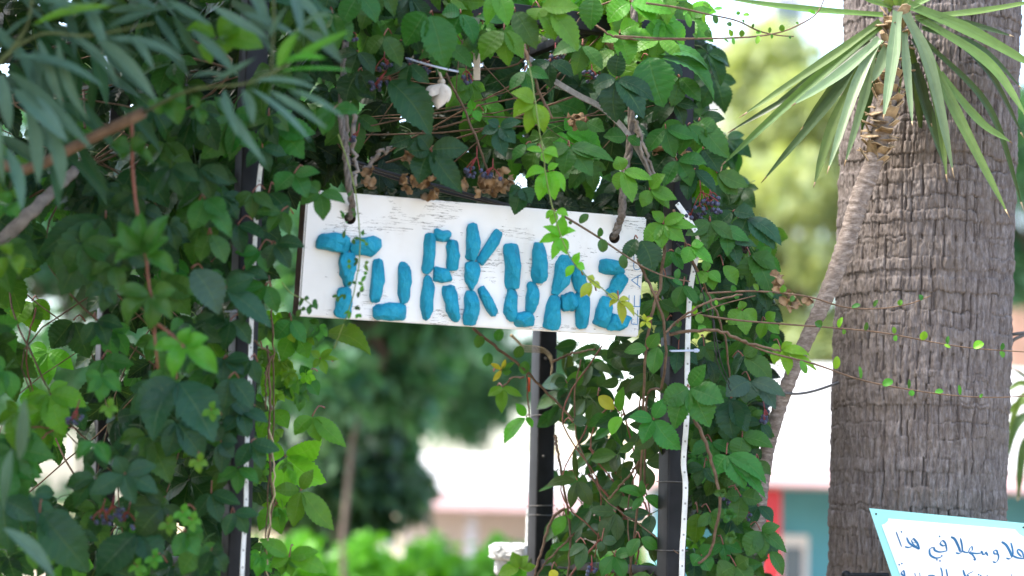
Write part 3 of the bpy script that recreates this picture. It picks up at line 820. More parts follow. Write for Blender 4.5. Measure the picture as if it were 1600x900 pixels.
def mass(parent, poly, n, depth, templates, size_px, col, tip_down=1.0, spread=.7):
    """leaves deep inside a plant, their shade painted as a darker colour, past the ones one can pick apart, as one part"""
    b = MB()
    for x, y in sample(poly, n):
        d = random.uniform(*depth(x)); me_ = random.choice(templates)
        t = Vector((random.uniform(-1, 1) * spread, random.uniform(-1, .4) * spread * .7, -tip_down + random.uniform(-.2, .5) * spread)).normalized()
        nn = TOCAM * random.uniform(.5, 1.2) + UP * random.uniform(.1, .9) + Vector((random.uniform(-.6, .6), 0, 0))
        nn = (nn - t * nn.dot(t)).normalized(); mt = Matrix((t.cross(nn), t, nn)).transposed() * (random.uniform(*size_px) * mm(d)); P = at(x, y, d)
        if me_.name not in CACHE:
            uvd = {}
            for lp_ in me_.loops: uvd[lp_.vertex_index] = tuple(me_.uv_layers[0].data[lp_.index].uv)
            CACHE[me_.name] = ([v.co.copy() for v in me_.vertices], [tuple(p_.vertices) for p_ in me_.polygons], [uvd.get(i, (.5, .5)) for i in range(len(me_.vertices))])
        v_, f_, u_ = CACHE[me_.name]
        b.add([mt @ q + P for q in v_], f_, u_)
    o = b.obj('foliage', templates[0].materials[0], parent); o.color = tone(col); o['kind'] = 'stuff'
CACHE = {}
def vines(parent, runs, rad, mat='stem', n=16, wob=6, name='stem'):
    for pts in runs:
        P = [at(x + random.uniform(-wob, wob) * .3, y, d) for x, y, d in pts]
        P = spline(P, n)
        P = [p + Vector((random.gauss(0, 1), random.gauss(0, 1), random.gauss(0, 1))) * (wob * .0002) for p in P]
        r0 = random.uniform(*rad) if hasattr(rad, '__len__') else rad
        MB().tube(P, [r0 * (1 - .35 * i / n) for i in range(n)], 6).obj(name, M[mat], parent)

def berries(parent, px, py, d, n=14, spread=22, seed=0, dirn=(0, 1)):
    r = random.Random(seed); s = mm(d); J = at(px, py, d)
    st = MB(); bb = MB(); main = []
    for k in range(4):
        q = J + (CRT * (dirn[0] * .3 + r.uniform(-.8, .8)) - CUP * (dirn[1] * r.uniform(.3, 1.0))) * spread * s + TOCAM * r.uniform(-.004, .012)
        st.tube(spline([J, (J + q) / 2 + CUP * 2 * s, q], 5), .0011, 5); main.append(q)
    st.tube([J, J + CUP * spread * .7 * s + VIEW * .03], .0013, 5)
    for k in range(n):
        q = random.choice(main) if k > 3 else main[k]
        e = q + Vector((r.uniform(-1, 1), r.uniform(-1, 1), r.uniform(-1, .6))) * 8 * s
        st.tube([q, e], .0008, 4); bb.ball(e, r.uniform(2.9, 4.1) * s, 8)
    o = st.obj('berry_cluster', M['berry_stalk'], parent); bb.obj('berries', M['berry'], o)

# ================================================================== creeper over the top of the arch
top = root('creeper_vine', 'creeper with dark berries and bright fresh leaves covering the top of the arch', 'vine', 'creepers on the arch')
TOPP = [(400, -120), (1040, -120), (1090, 20), (1118, 70), (1135, 150), (1140, 240), (1180, 320), (1080, 360), (1010, 310), (900, 290), (860, 295), (700, 268), (560, 250), (470, 280), (420, 260)]
UPPER = [(480, -110), (1030, -110), (1075, 10), (1100, 60), (1050, 90), (900, 70), (700, 60), (480, 60)]
def dtop(x): f = frontd(x); return (f + .02, f + .62)
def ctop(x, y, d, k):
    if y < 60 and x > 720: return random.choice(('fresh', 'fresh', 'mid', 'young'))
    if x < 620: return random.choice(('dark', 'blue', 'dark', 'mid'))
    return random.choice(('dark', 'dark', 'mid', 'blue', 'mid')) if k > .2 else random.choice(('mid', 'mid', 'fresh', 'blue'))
HOT = [[(700, 250), (820, 240), (900, 280), (830, 330), (600, 300), (560, 260)], [(640, 100), (720, 100), (720, 190), (640, 190)]]
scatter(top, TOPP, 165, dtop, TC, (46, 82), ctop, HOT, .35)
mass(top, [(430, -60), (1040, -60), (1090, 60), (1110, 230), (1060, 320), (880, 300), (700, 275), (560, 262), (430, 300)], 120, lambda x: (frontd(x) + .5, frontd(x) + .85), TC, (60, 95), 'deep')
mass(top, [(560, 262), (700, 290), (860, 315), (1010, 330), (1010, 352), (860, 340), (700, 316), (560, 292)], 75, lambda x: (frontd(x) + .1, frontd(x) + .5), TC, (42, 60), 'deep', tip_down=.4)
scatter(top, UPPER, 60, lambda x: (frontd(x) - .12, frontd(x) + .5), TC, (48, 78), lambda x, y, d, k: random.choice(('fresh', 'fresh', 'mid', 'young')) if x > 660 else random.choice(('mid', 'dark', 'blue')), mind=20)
H = lambda *a, **k: hero(top, *a, **k)
H((672, 20), [(632, 72, 56, 664, 20), (695, 106, 56)], 'mid', off=-.16)
H((600, 55), [(575, 88, 30), (627, 105, 32)], 'mid', off=-.10)
H((606, 122), [(674, 213, 58)], 'dark', off=-.07)
H((787, 46), [(752, 96, 40), (795, 104, 30), (818, 92, 30)], 'fresh', off=-.17)
H((792, 34), [(744, 26, 24)], 'mid', off=-.12)
H((775, -14), [(793, 42, 32), (760, 40, 26)], 'fresh', off=-.2)
H((748, 24), [(726, 64, 34)], 'dark', off=-.08)
H((843, 11), [(867, 64, 34), (903, 81, 40, 862, 20), (905, 12, 30), (838, 32, 34)], 'fresh', off=-.2)
H((803, 16), [(838, 77, 40)], 'mid', off=-.15)
H((928, -8), [(923, 47, 38)], 'mid', off=-.19)
H((985, 2), [(1050, 22, 40), (950, 36, 36), (1024, 40, 34)], 'fresh', off=-.16)
H((968, 52), [(983, 102, 38), (1022, 62, 32), (1000, 38, 30), (940, 66, 26)], 'fresh', off=-.13)
H((1012, 86), [(1037, 168, 66)], 'mid', off=-.14, face=.3)
H((1020, 84), [(1116, 158, 46), (1108, 112, 34)], 'mid', off=-.08, face=1.1, arch=.45)
H((963, 122), [(963, 192, 44), (1006, 186, 42), (926, 138, 26), (1022, 158, 34), (970, 80, 30)], 'blue', off=-.14)
H((890, 229), [(857, 240, 28), (880, 274, 32), (926, 276, 32), (941, 246, 30), (960, 253, 24)], 'mid', off=-.14)
H((973, 267), [(964, 297, 24), (988, 317, 27), (1020, 281, 26), (964, 244, 24)], 'fresh', off=-.15)
H((1015, 296), [(1003, 324, 22), (1046, 326, 30), (1058, 312, 26), (1040, 272, 24)], 'fresh', off=-.15)
H((1092, 188), [(1087, 238, 40), (1140, 248, 40), (1118, 205, 30)], 'mid', off=-.08)
H((1052, 228), [(1022, 268, 42)], 'dark', off=-.02)
H((1062, 232), [(1083, 302, 36)], 'dark', off=-.04)
H((1098, 232), [(1124, 270, 34), (1106, 262, 26)], 'dark', off=-.05)
H((1120, 270), [(1152, 305, 34), (1170, 292, 30)], 'mid', off=-.03)
for x, y, k in ((1062, 120, 'mid'), (1052, 160, 'dark'), (1075, 195, 'mid'), (1058, 250, 'mid'), (1085, 265, 'dark'), (1040, 200, 'mid'), (1110, 345, 'mid'), (1140, 372, 'dark'), (560, 80, 'dark'), (640, 100, 'dark'), (450, 120, 'dark'), (420, 180, 'mid'), (410, 230, 'dark'), (700, 70, 'mid'), (860, 95, 'dark'), (910, 70, 'mid'), (1030, 60, 'fresh'), (820, 110, 'mid'), (1130, 355, 'mid')):
    a = random.uniform(-.5, .5); l = random.uniform(38, 52)
    H((x, y), [(x + l * math.sin(a + f), y + l * math.cos(a + f), l * .55) for f in (-.95, 0, .95)], k, off=-.09)
H((672, 234), [(637, 236, 34), (655, 288, 38), (722, 302, 40), (733, 232, 36), (652, 212, 28)], 'dark', off=-.12, face=.4)
H((780, 198), [(752, 210, 22), (806, 224, 26), (790, 246, 26), (762, 188, 18), (815, 190, 18)], 'blue', off=-.06)
H((822, 225), [(845, 240, 18), (800, 250, 20)], 'mid', off=-.06)
H((815, 292), [(804, 336, 30), (830, 318, 28), (795, 305, 22)], 'dark', off=-.08)
H((915, 190), [(945, 206, 30), (905, 205, 22)], 'mid', off=-.08)
H((980, 213), [(942, 214, 30), (1000, 228, 28)], 'mid', off=-.06)
H((740, 172), [(722, 185, 14), (750, 190, 16), (735, 155, 14)], 'fresh', off=-.05)
H((520, 20), [(490, 60, 36), (548, 66, 38), (528, 80, 36)], 'mid', off=-.1)
H((560, -8), [(535, 40, 36), (588, 36, 36)], 'mid', off=-.12)
H((520, 172), [(492, 190, 26), (505, 212, 28), (563, 176, 24)], 'mid', off=-.22)
H((560, 110), [(540, 165, 40), (585, 150, 36)], 'dark', off=-.02)
H((720, 20), [(700, 60, 34), (740, 70, 30), (690, 22, 30)], 'mid', off=-.1)
# bright young shoot hanging over the sign
shoot = root('creeper_shoot', 'bright yellow green young creeper shoot trailing down across the sign', 'vine')
Y = lambda *a, **k: hero(shoot, *a, arch=.3, fold=.35, face=.7, **k)
Y((836, 161), [(802, 184, 34), (823, 209, 22), (850, 208, 25), (798, 145, 26)], 'young', off=-.24)
Y((848, 236), [(822, 234, 14), (872, 246, 20), (856, 256, 22)], 'young', off=-.23)
Y((856, 267), [(820, 280, 20), (842, 314, 27), (867, 313, 26), (882, 300, 20), (873, 256, 14)], 'young', off=-.23)
Y((868, 330), [(853, 342, 14), (888, 338, 16), (862, 352, 14)], 'young', off=-.21)
Y((877, 370), [(842, 380, 17), (862, 406, 15), (886, 398, 18), (900, 361, 17), (848, 354, 15), (880, 336, 18)], 'young', off=-.2)
Y((898, 414), [(884, 433, 14), (914, 421, 16), (906, 394, 14)], 'young', off=-.2)
Y((922, 441), [(907, 465, 15), (921, 464, 13), (938, 452, 13), (926, 429, 12)], 'yellow', off=-.2)
Y((966, 469), [(952, 480, 11), (972, 507, 14), (991, 495, 13), (949, 460, 13), (984, 468, 10)], 'yellow', off=-.2)
Y((1008, 502), [(1000, 512, 8), (1016, 514, 8), (1020, 497, 8), (1006, 490, 7)], 'yellow', off=-.19)
vines(shoot, [[(826, 95, 4.86), (836, 160, 4.8), (848, 235, 4.8), (858, 300, 4.82), (876, 368, 4.84), (898, 413, 4.86), (930, 442, 4.89), (966, 469, 4.93), (1010, 503, 4.98)]], .0016, 'green_stem', 40, 2)
# stems in the top mass
vines(top, [[(690, 105, 5.0), (725, 170, 4.95), (752, 240, 4.93), (770, 300, 5.0)], [(820, 70, 5.0), (836, 130, 4.96), (862, 185, 4.96)],
            [(660, 205, 5.0), (700, 196, 4.97), (745, 184, 4.97)], [(925, 35, 5.0), (970, 60, 4.98), (1070, 62, 5.05)]], (.0025, .0045), 'stem', 20, 5)
vines(top, [[(random.uniform(480, 1050), random.uniform(-40, 200), frontd(700) + random.uniform(.05, .4))] + [(random.uniform(480, 1080), random.uniform(0, 270), frontd(700) + random.uniform(.05, .4)) for _ in range(3)] for _ in range(9)], (.0012, .0026), 'stem', 24, 8)
vines(top, [[(565, 265, 4.9), (590, 240, 4.9), (612, 228, 4.9)], [(550, 180, 4.86), (556, 240, 4.86), (552, 290, 4.84)], [(545, 150, 4.88), (536, 230, 4.88), (548, 300, 4.86)],
            [(996, 190, 5.1), (1005, 230, 5.1), (1022, 275, 5.12)], [(994, 188, 5.1), (1000, 240, 5.1), (1030, 290, 5.12)]], (.004, .006), 'grey_wood', 20, 14)
for i, (x, y, sp, n) in enumerate(((728, 110, 20, 7), (605, 110, 26, 16), (600, 90, 20, 12), (745, 245, 26, 10), (770, 262, 22, 8), (660, 90, 20, 8), (925, 110, 16, 12), (560, 205, 20, 5), (1095, 300, 34, 14), (1100, 318, 30, 14), (868, 80, 22, 12), (550, 50, 16, 6))):
    berries(top, x, y, frontd(x) - (.10 if i in (0, 3, 4, 8) else .06), n, sp, i)
# crumpled dead leaves caught over the sign
def dry_leaf(parent, x, y, d, size, seed):
    r = random.Random(seed); mb = MB(); vs = []; n = 6
    for i in range(n + 1):
        for k in range(n + 1):
            u, v = i / n * 2 - 1, k / n * 2 - 1
            w = max(.1, 1 - abs(u) ** 2)
            vs.append(Vector((u, v * .6 * w + .2 * math.sin(3 * u + seed), .5 * math.sin(2.4 * v + 2 * u + seed) + .25 * math.sin(5 * u - 3 * v + seed * 2))) * (size * mm(d) / 2))
    rot = Matrix.Rotation(r.uniform(0, 6.28), 3, 'Y') @ Matrix.Rotation(r.uniform(0, 6.28), 3, 'X')
    mb.add([rot @ q for q in vs], [(i * (n + 1) + k, i * (n + 1) + k + 1, (i + 1) * (n + 1) + k + 1, (i + 1) * (n + 1) + k) for i in range(n) for k in range(n)])
    o = mb.obj('dry_leaf', M['dry'], parent); o.location = at(x, y, d)
for i, (x, y) in enumerate(sample([(575, 235), (640, 240), (720, 285), (800, 265), (810, 300), (720, 318), (600, 300), (570, 285)], 34) + [(900, 182), (908, 190), (1068, 232), (1076, 246), (895, 195), (745, 300), (785, 285), (1030, 235), (1125, 268), (955, 70)]):
    dry_leaf(top, x, y, frontd(x) - random.uniform(.0, .06), random.uniform(16, 28), i)

# faded flower tied among the leaves, and its strap
fl = root('faded_flower', 'faded white flower ornament tied among the leaves above the sign', 'ornament')
for k, (dx, dy, w) in enumerate(((-24, 22, 24), (-6, 40, 28), (10, 30, 22), (-16, 36, 20))):
    b = MB(); J = at(690, 130, 4.86); T = at(690 + dx, 130 + dy, 4.84 + .01 * k)
    leaflet(b, J, T, w * mm(4.85), TOCAM + UP * .2 + CRT * (dx * .02), .3, -.7, 'ovate'); b.obj('petal', M['faded_petal'], fl)
b = MB(); b.ball(at(690, 128, 4.88), .008, 10); b.tube([at(690, 122, 4.87), at(684, 105, 4.89)], .003, 5); b.obj('calyx', M['faded_petal'], fl)
b = MB(); b.tube(spline([at(634, 91, 4.88), at(680, 104, 4.86), at(716, 112, 4.89)], 8), .0022, 6); b.obj('tie', M['zip'], fl)
b = MB(); b.box(at(745, 104, 4.92), .014, .004, .055, (CRT, VIEW, CUP), bev=.001); b.obj('tag', M['faded_petal'], fl)

# ================================================================== creeper on the right front post
rt = root('creeper_vine', 'creeper with large five part leaves climbing the right side of the arch', 'vine', 'creepers on the arch')
RP1 = [(1075, 330), (1150, 310), (1190, 345), (1205, 420), (1205, 500), (1200, 560), (1180, 640), (1170, 760), (1195, 840), (1180, 960), (1082, 960), (1080, 600), (1078, 450)]
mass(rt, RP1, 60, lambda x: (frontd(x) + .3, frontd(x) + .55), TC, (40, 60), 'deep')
scatter(rt, RP1, 150, lambda x: (frontd(x) + .0, frontd(x) + .45), TC, (36, 58), ('dark', 'mid', 'mid', 'blue', 'dark'), [[(1080, 790), (1120, 780), (1130, 850), (1085, 850)]], .3)
scatter(rt, [(1005, 350), (1060, 340), (1060, 440), (1030, 520), (1005, 520)], 16, lambda x: (frontd(x) + .04, frontd(x) + .25), TC, (26, 42), ('dark', 'mid', 'blue'))
H = lambda *a, **k: hero(rt, *a, **k)
H((996, 372), [(974, 408, 24), (1020, 428, 40, 1002, 376)], 'dark', off=-.12)
H((1036, 349), [(1006, 380, 30), (1033, 390, 25), (1071, 336, 20), (1070, 378, 26), (1090, 356, 20), (1018, 330, 18)], 'fresh', off=-.14)
H((1079, 384), [(1069, 412, 25), (1114, 412, 25), (1100, 382, 18)], 'fresh', off=-.14)
H((1106, 424), [(1088, 444, 24), (1126, 442, 22), (1114, 454, 20), (1098, 408, 16)], 'fresh', off=-.12)
H((1130, 414), [(1151, 446, 22)], 'fresh', off=-.1)
H((1160, 484), [(1138, 508, 26), (1166, 524, 25), (1183, 502, 22), (1156, 470, 18)], 'fresh', off=-.12)
H((1196, 500), [(1218, 522, 20), (1188, 530, 20), (1212, 488, 18)], 'fresh', off=-.08)
H((1168, 338), [(1210, 390, 40), (1221, 384, 30), (1150, 376, 34)], 'blue', off=-.05)
H((1172, 398), [(1214, 424, 34), (1206, 468, 48), (1170, 450, 40)], 'mid', off=-.03)
H((1145, 330), [(1120, 352, 26), (1180, 338, 30)], 'dark', off=-.04)
H((1155, 420), [(1140, 470, 36), (1178, 470, 36)], 'dark', off=-.01)
H((1077, 605), [(1034, 630, 38), (1103, 569, 26), (1054, 672, 40), (1109, 668, 46), (1132, 629, 42)], 'mid', off=-.2, face=.35, arch=.14)
H((1021, 655), [(982, 652, 22), (1004, 694, 28), (1064, 703, 36), (1038, 622, 24)], 'mid', off=-.16, face=.4)
H((1161, 556), [(1206, 600, 36), (1186, 540, 22)], 'mid', off=-.1)
H((1172, 594), [(1134, 620, 36), (1164, 630, 36), (1212, 640, 34), (1228, 620, 26)], 'grey', off=-.12, face=.5)
H((1142, 622), [(1147, 688, 44), (1168, 676, 38), (1120, 660, 30)], 'dark', off=-.05)
H((1160, 682), [(1208, 700, 32), (1150, 716, 34), (1184, 690, 26)], 'mid', off=-.09)
H((1220, 546), [(1209, 570, 17), (1231, 587, 20), (1277, 581, 17), (1203, 545, 18), (1266, 556, 17), (1238, 535, 12)], 'young', off=-.12, arch=.35)
H((1135, 709), [(1114, 744, 32), (1164, 764, 38), (1197, 756, 30), (1196, 778, 26)], 'mid', off=-.14, face=.4)
H((1157, 774), [(1152, 822, 32), (1132, 776, 22), (1192, 782, 28)], 'mid', off=-.12)
H((1188, 828), [(1168, 870, 34), (1190, 873, 26), (1219, 822, 20), (1229, 864, 24), (1223, 899, 25, 1203, 862)], 'mid', off=-.13, face=.4)
H((1090, 800), [(1086, 850, 32)], 'fresh', off=.05, face=.1)
H((1096, 868), [(1114, 852, 24), (1082, 884, 26), (1110, 892, 26)], 'mid', off=-.09)
H((1150, 884), [(1120, 904, 34), (1172, 915, 36), (1170, 872, 26)], 'mid', off=-.11)
H((1185, 440), [(1222, 470, 30), (1200, 486, 28)], 'blue', off=.02)
for x, y, k in ((1052, 392, 'mid'), (1040, 430, 'dark'), (1062, 462, 'mid'), (1042, 500, 'blue'), (1060, 545, 'dark'), (1096, 455, 'mid'), (1030, 470, 'mid'), (1100, 540, 'mid'), (1112, 690, 'mid'), (1100, 730, 'dark'), (1110, 800, 'mid'), (1180, 720, 'mid'), (1185, 790, 'dark'), (1130, 850, 'mid'), (1095, 640, 'dark'), (1190, 660, 'dark')):
    a = random.uniform(-.6, .6); l = random.uniform(28, 40)
    H((x, y), [(x + l * math.sin(a + f), y + l * math.cos(a + f), l * .56) for f in (-1.0, 0, 1.0)], k, off=-.03)
H((1012, 545), [(975, 550, 24), (1030, 520, 22)], 'mid', off=-.16, kind='ovate')
H((1028, 540), [(1020, 585, 28)], 'mid', off=-.15, kind='ovate')
H((1050, 440), [(1085, 465, 26), (1040, 470, 26), (1075, 430, 20)], 'blue', off=.0, kind='ovate')
H((1068, 445), [(1056, 480, 24), (1088, 475, 22)], 'mid', off=-.1, kind='ovate')
vines(rt, [[(1040, 340, 5.12), (1034, 440, 5.1), (1022, 480, 5.08), (1008, 560, 5.1), (1003, 700, 5.2), (985, 920, 5.3)],
           [(998, 405, 5.05), (1018, 450, 5.03), (1040, 510, 5.05), (1036, 600, 5.1), (1012, 620, 5.2), (1008, 760, 5.25)],
           [(1042, 515, 5.05), (1075, 490, 5.02), (1110, 470, 5.02), (1160, 460, 5.05)],
           [(1046, 522, 5.05), (1120, 516, 5.03), (1165, 535, 5.05), (1220, 550, 5.1)],
           [(1083, 648, 5.12), (1100, 690, 5.1), (1116, 730, 5.1), (1125, 790, 5.1), (1112, 860, 5.12), (1090, 880, 5.12)],
           [(1050, 330, 5.1), (1090, 420, 5.12), (1130, 520, 5.15), (1140, 600, 5.2)]], (.0028, .0045), 'stem', 30, 6)
vines(rt, [[(1115, 500, 5.1), (1125, 560, 5.1), (1140, 600, 5.12)], [(1112, 480, 5.1), (1120, 560, 5.1), (1142, 610, 5.12)], [(1058, 380, 5.08), (1085, 420, 5.08), (1110, 500, 5.1)]], .0016, 'cable', 20, 2)
for i, (x, y) in enumerate(((1195, 640), (1150, 770), (1160, 790), (1110, 300))): berries(rt, x, y, frontd(x) - .06, 9, 16, 30 + i)
# curled grey-green buds
for x, y in ((1138, 804), (1128, 770), (1140, 838)):
    b = MB()
    J = at(x, y, 5.08)
    for k in range(6):
        a = k * 1.05; q = (CRT * math.cos(a) + CUP * math.sin(a)) * random.uniform(6, 14) * mm(5.08)
        leaflet(b, q * .05 - VIEW * .002 * k, q - VIEW * .01, 11 * mm(5.08), TOCAM, .5, .5, 'round', rows=8)
    o = b.obj('curled_leaf', M['leaf'], rt); o.location = J; o.color = tone('mid')
for i, (x, y) in enumerate(((1212, 432), (1222, 450), (1230, 468), (1240, 478), (1262, 470), (1216, 442))): dry_leaf(rt, x, y, 5.2, random.uniform(20, 28), 90 + i)

# ================================================================== honeysuckle between the right posts
hs = root('honeysuckle_vine', 'honeysuckle with smooth oval leaves filling the panel between the right posts', 'vine')
def dpan(x): t = (1050 - x) / 205; d = 5.22 + .62 * max(0, min(1, t)); return (d - .12, d + .14)
HP = [(880, 528), (1000, 530), (1032, 560), (1030, 900), (1026, 960), (870, 960), (862, 880), (872, 700), (868, 600)]
HG = [[(868, 650), (905, 655), (900, 690), (905, 740), (880, 800), (866, 800)], [(1000, 700), (1028, 690), (1030, 860), (985, 870), (975, 760)], [(870, 530), (900, 530), (890, 580)]]
scatter(hs, HP, 215, dpan, TP, (34, 56), ('olive', 'mid', 'wax', 'olive', 'dark', 'dark'), HG, .12, spread=.9, face=.5)
H = lambda *a, **k: hero(hs, *a, kind=k.pop('kind', 'ovate'), mat='smooth_leaf', **k)
H((886, 598), [(866, 600, 20), (902, 604, 22)], 'dark', d=5.5)
H((934, 618), [(960, 640, 20)], 'yellow', d=5.3, face=.1)
H((968, 645), [(974, 604, 16)], 'fresh', d=5.3); H((972, 650), [(955, 680, 22)], 'young', d=5.28)
H((902, 750), [(853, 760, 20), (892, 794, 18), (924, 790, 24), (898, 700, 10)], 'olive', d=5.4)
H((895, 660), [(918, 655, 20)], 'grey', d=5.4)
H((962, 800), [(920, 796, 20), (940, 845, 22), (965, 845, 22)], 'wax', d=5.35)
H((1006, 775), [(966, 766, 18), (1036, 796, 22), (988, 798, 14), (1002, 750, 12)], 'mid', d=5.2)
H((915, 850), [(903, 892, 22), (890, 870, 18)], 'wax', d=5.35)
H((1000, 840), [(985, 870, 22), (1028, 858, 20)], 'mid', d=5.2)
H((960, 868), [(990, 862, 20), (940, 900, 24), (975, 905, 24)], 'mid', d=5.3)
H((940, 845), [(964, 846, 18), (938, 862, 14)], 'wax', d=5.3)
H((884, 805), [(866, 838, 22), (892, 800, 20)], 'fresh', d=5.5, kind='creeper')
H((785, 604), [(762, 619, 15), (784, 646, 19), (816, 620, 16)], 'fresh', d=5.62, kind='creeper')
H((822, 651), [(788, 694, 24), (806, 630, 15), (832, 668, 12)], 'fresh', d=5.62, kind='creeper')
H((812, 888), [(778, 899, 22), (800, 862, 20), (826, 868, 18), (838, 884, 14)], 'fresh', d=5.6, kind='creeper')
H((784, 578), [(766, 568, 8), (770, 596, 9), (790, 561, 7)], 'yellow', d=5.55)
H((783, 580), [(800, 582, 11), (804, 566, 9)], 'mid', d=5.55)
H((862, 889), [(866, 905, 16)], 'yellow', d=5.4)
vines(hs, [[(738, 513, 5.5), (778, 544, 5.5), (818, 575, 5.5), (846, 604, 5.52), (890, 650, 5.5), (905, 665, 5.45)],
           [(908, 560, 5.45), (898, 620, 5.42), (900, 680, 5.42), (915, 720, 5.4), (945, 780, 5.38), (1000, 820, 5.25), (1060, 865, 5.14)],
           [(912, 820, 5.5), (870, 860, 5.5), (840, 898, 5.5), (830, 960, 5.5)], [(884, 795, 5.5), (862, 810, 5.5), (850, 850, 5.5), (835, 900, 5.5)],
           [(865, 565, 5.5), (893, 553, 5.5), (930, 545, 5.4)], [(868, 680, 5.55), (875, 720, 5.5), (890, 830, 5.5), (885, 930, 5.5)],
           [(1010, 560, 5.25), (1000, 640, 5.3), (1006, 700, 5.3), (980, 790, 5.35), (990, 930, 5.3)], [(1010, 700, 5.3), (985, 740, 5.3), (950, 780, 5.35)],
           [(822, 575, 5.52), (824, 620, 5.55), (828, 648, 5.6)], [(820, 590, 5.5), (800, 590, 5.55), (786, 604, 5.6)]], (.002, .0042), 'stem', 30, 5)
vines(hs, [[(random.uniform(880, 1025), 540 + 40 * i, 5.5)] + [(random.uniform(870, 1030), 540 + 40 * i + 110 * k, 5.45) for k in (1, 2, 3)] for i in range(7)], (.0014, .003), 'red_stem', 20, 6)
berries(hs, 925, 880, 5.3, 8, 14, 61)
for x, y, a in ((776, 534, 0), (764, 550, 1), (806, 560, 0), (822, 563, 1), (750, 522, 1)):
    H((x, y), [(x + (-4 if a else 8), y + (22 if a else -20), 17)], 'mid', d=5.5, kind='round', stalk=False)

# twine knotted round the back right post
tw = root('twine_tie', 'pale twine knotted round the back right post under the sign', 'twine')
b = MB()
for k in range(4): b.tube(spline([at(815, 540 + 3 * k, 5.74), at(835, 541 + 3 * k, 5.77), at(852, 546 + 2 * k, 5.78), at(863, 560 + 4 * k, 5.8), at(860, 590, 5.79)], 14), .0012, 5)
b.obj('loop', M['twine'], tw)
b = MB(); b.tube(spline([at(799, 524, 5.72), at(808, 532, 5.74), at(818, 544, 5.74)], 6), [.004, .0035, .003, .003, .0025, .002], 6); b.obj('end', M['twine'], tw)
b = MB(); b.tube([at(826, 590, 5.73), at(826, 612, 5.73)], .004, 6); o = b.obj('red_thread', plain('orange_thread', (.7, .08, .02), .7), tw)

# lamp wrapped in clear film beside the post
lp = root('wrapped_lamp', 'lamp wrapped in crinkled clear film beside the back right post', 'lamp')
LD = 5.95
def film(c, sx, sy, sz, seed, nm):
    r = random.Random(seed); b = MB(); n, m = 36, 18; vs = []; c = at(*c)
    for i in range(m + 1):
        for k in range(n):
            v = -math.pi / 2 + math.pi * i / m; w = 2 * math.pi * k / n
            q = lambda a, e: math.copysign(abs(a) ** e, a)
            P = Vector((q(math.cos(v), .5) * q(math.cos(w), .6) * sx, q(math.cos(v), .5) * q(math.sin(w), .6) * sy, q(math.sin(v), .5) * sz))
            P *= 1 + .07 * math.sin(9 * w + 4 * v + seed) * math.sin(5 * v + 2 * w) + r.uniform(-.045, .045)
            vs.append(c + P)
    b.add(vs, [(i * n + k, i * n + (k + 1) % n, (i + 1) * n + (k + 1) % n, (i + 1) * n + k) for i in range(m) for k in range(n)])
    return b.obj(nm, M['plastic_film'], lp, False)
film((800, 862, LD), .055, .05, .021, 3, 'lamp_head'); film((827, 828, LD), .009, .009, .05, 5, 'wrapped_arm'); film((782, 886, LD), .015, .015, .02, 7, 'bulb')
b = MB(); b.tube(spline([at(826, 850, LD), at(832, 880, LD), at(840, 960, LD - .05), Vector((PBR.x - .03, PBR.y, 1.0))], 10), .006, 6); b.obj('stem', M['black_metal'], lp)

# ================================================================== creeper on the left side
lf = root('creeper_vine', 'dense dark creeper hanging over the left side of the arch', 'vine', 'creepers on the arch')
LP = [(-60, -100), (470, -100), (520, 100), (520, 200), (450, 300), (440, 420), (400, 500), (385, 620), (380, 960), (-60, 960)]
LH = [[(95, 300), (150, 305), (140, 350), (95, 350)], [(35, 400), (85, 375), (150, 480), (150, 580), (60, 620), (25, 530)], [(70, 620), (135, 610), (130, 720), (85, 720)], [(25, 770), (60, 775), (50, 830), (25, 830)],
      [(325, 830), (350, 830), (350, 890), (325, 890)], [(366, 600), (395, 600), (384, 960), (356, 960)]]
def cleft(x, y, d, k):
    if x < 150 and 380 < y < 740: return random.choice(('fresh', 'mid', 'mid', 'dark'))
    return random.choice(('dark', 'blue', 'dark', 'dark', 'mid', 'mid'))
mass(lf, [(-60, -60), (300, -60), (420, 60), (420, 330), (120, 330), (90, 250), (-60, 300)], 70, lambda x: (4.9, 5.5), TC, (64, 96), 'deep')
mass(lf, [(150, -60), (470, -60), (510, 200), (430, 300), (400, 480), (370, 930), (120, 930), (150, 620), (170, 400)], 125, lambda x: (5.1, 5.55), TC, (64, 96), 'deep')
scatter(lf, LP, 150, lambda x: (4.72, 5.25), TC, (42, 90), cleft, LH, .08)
scatter(lf, [(-40, 250), (360, 260), (360, 940), (-40, 940)], 75, lambda x: (4.45, 4.8), TC, (36, 84), cleft, LH, .05)
scatter(lf, [(240, 150), (400, 150), (400, 310), (230, 310)], 24, lambda x: (4.7, 5.3), TC, (55, 90), cleft)
scatter(lf, [(-20, 230), (130, 230), (130, 420), (-20, 420)], 10, lambda x: (4.7, 5.3), TC, (55, 90), cleft)
H = lambda *a, **k: hero(lf, *a, **k)
H((165, 338), [(95, 462, 84), (60, 400, 50)], 'dark', d=4.55, face=.1)
H((300, 418), [(342, 492, 52)], 'grey', d=4.5)
H((352, 452), [(424, 512, 38), (400, 430, 30)], 'blue', d=4.5)
H((276, 592), [(334, 692, 66), (240, 690, 60), (210, 640, 50)], 'blue', d=4.5, face=.4)
H((358, 590), [(395, 640, 40), (350, 640, 36)], 'blue', d=4.55)
H((195, 740), [(140, 772, 34), (180, 712, 26), (245, 728, 28), (248, 772, 30), (212, 788, 28)], 'blue', d=4.45)
H((62, 800), [(140, 895, 66), (110, 850, 50)], 'dark', d=4.4)
H((215, 830), [(150, 900, 66), (215, 910, 56), (250, 880, 50)], 'dark', d=4.5)
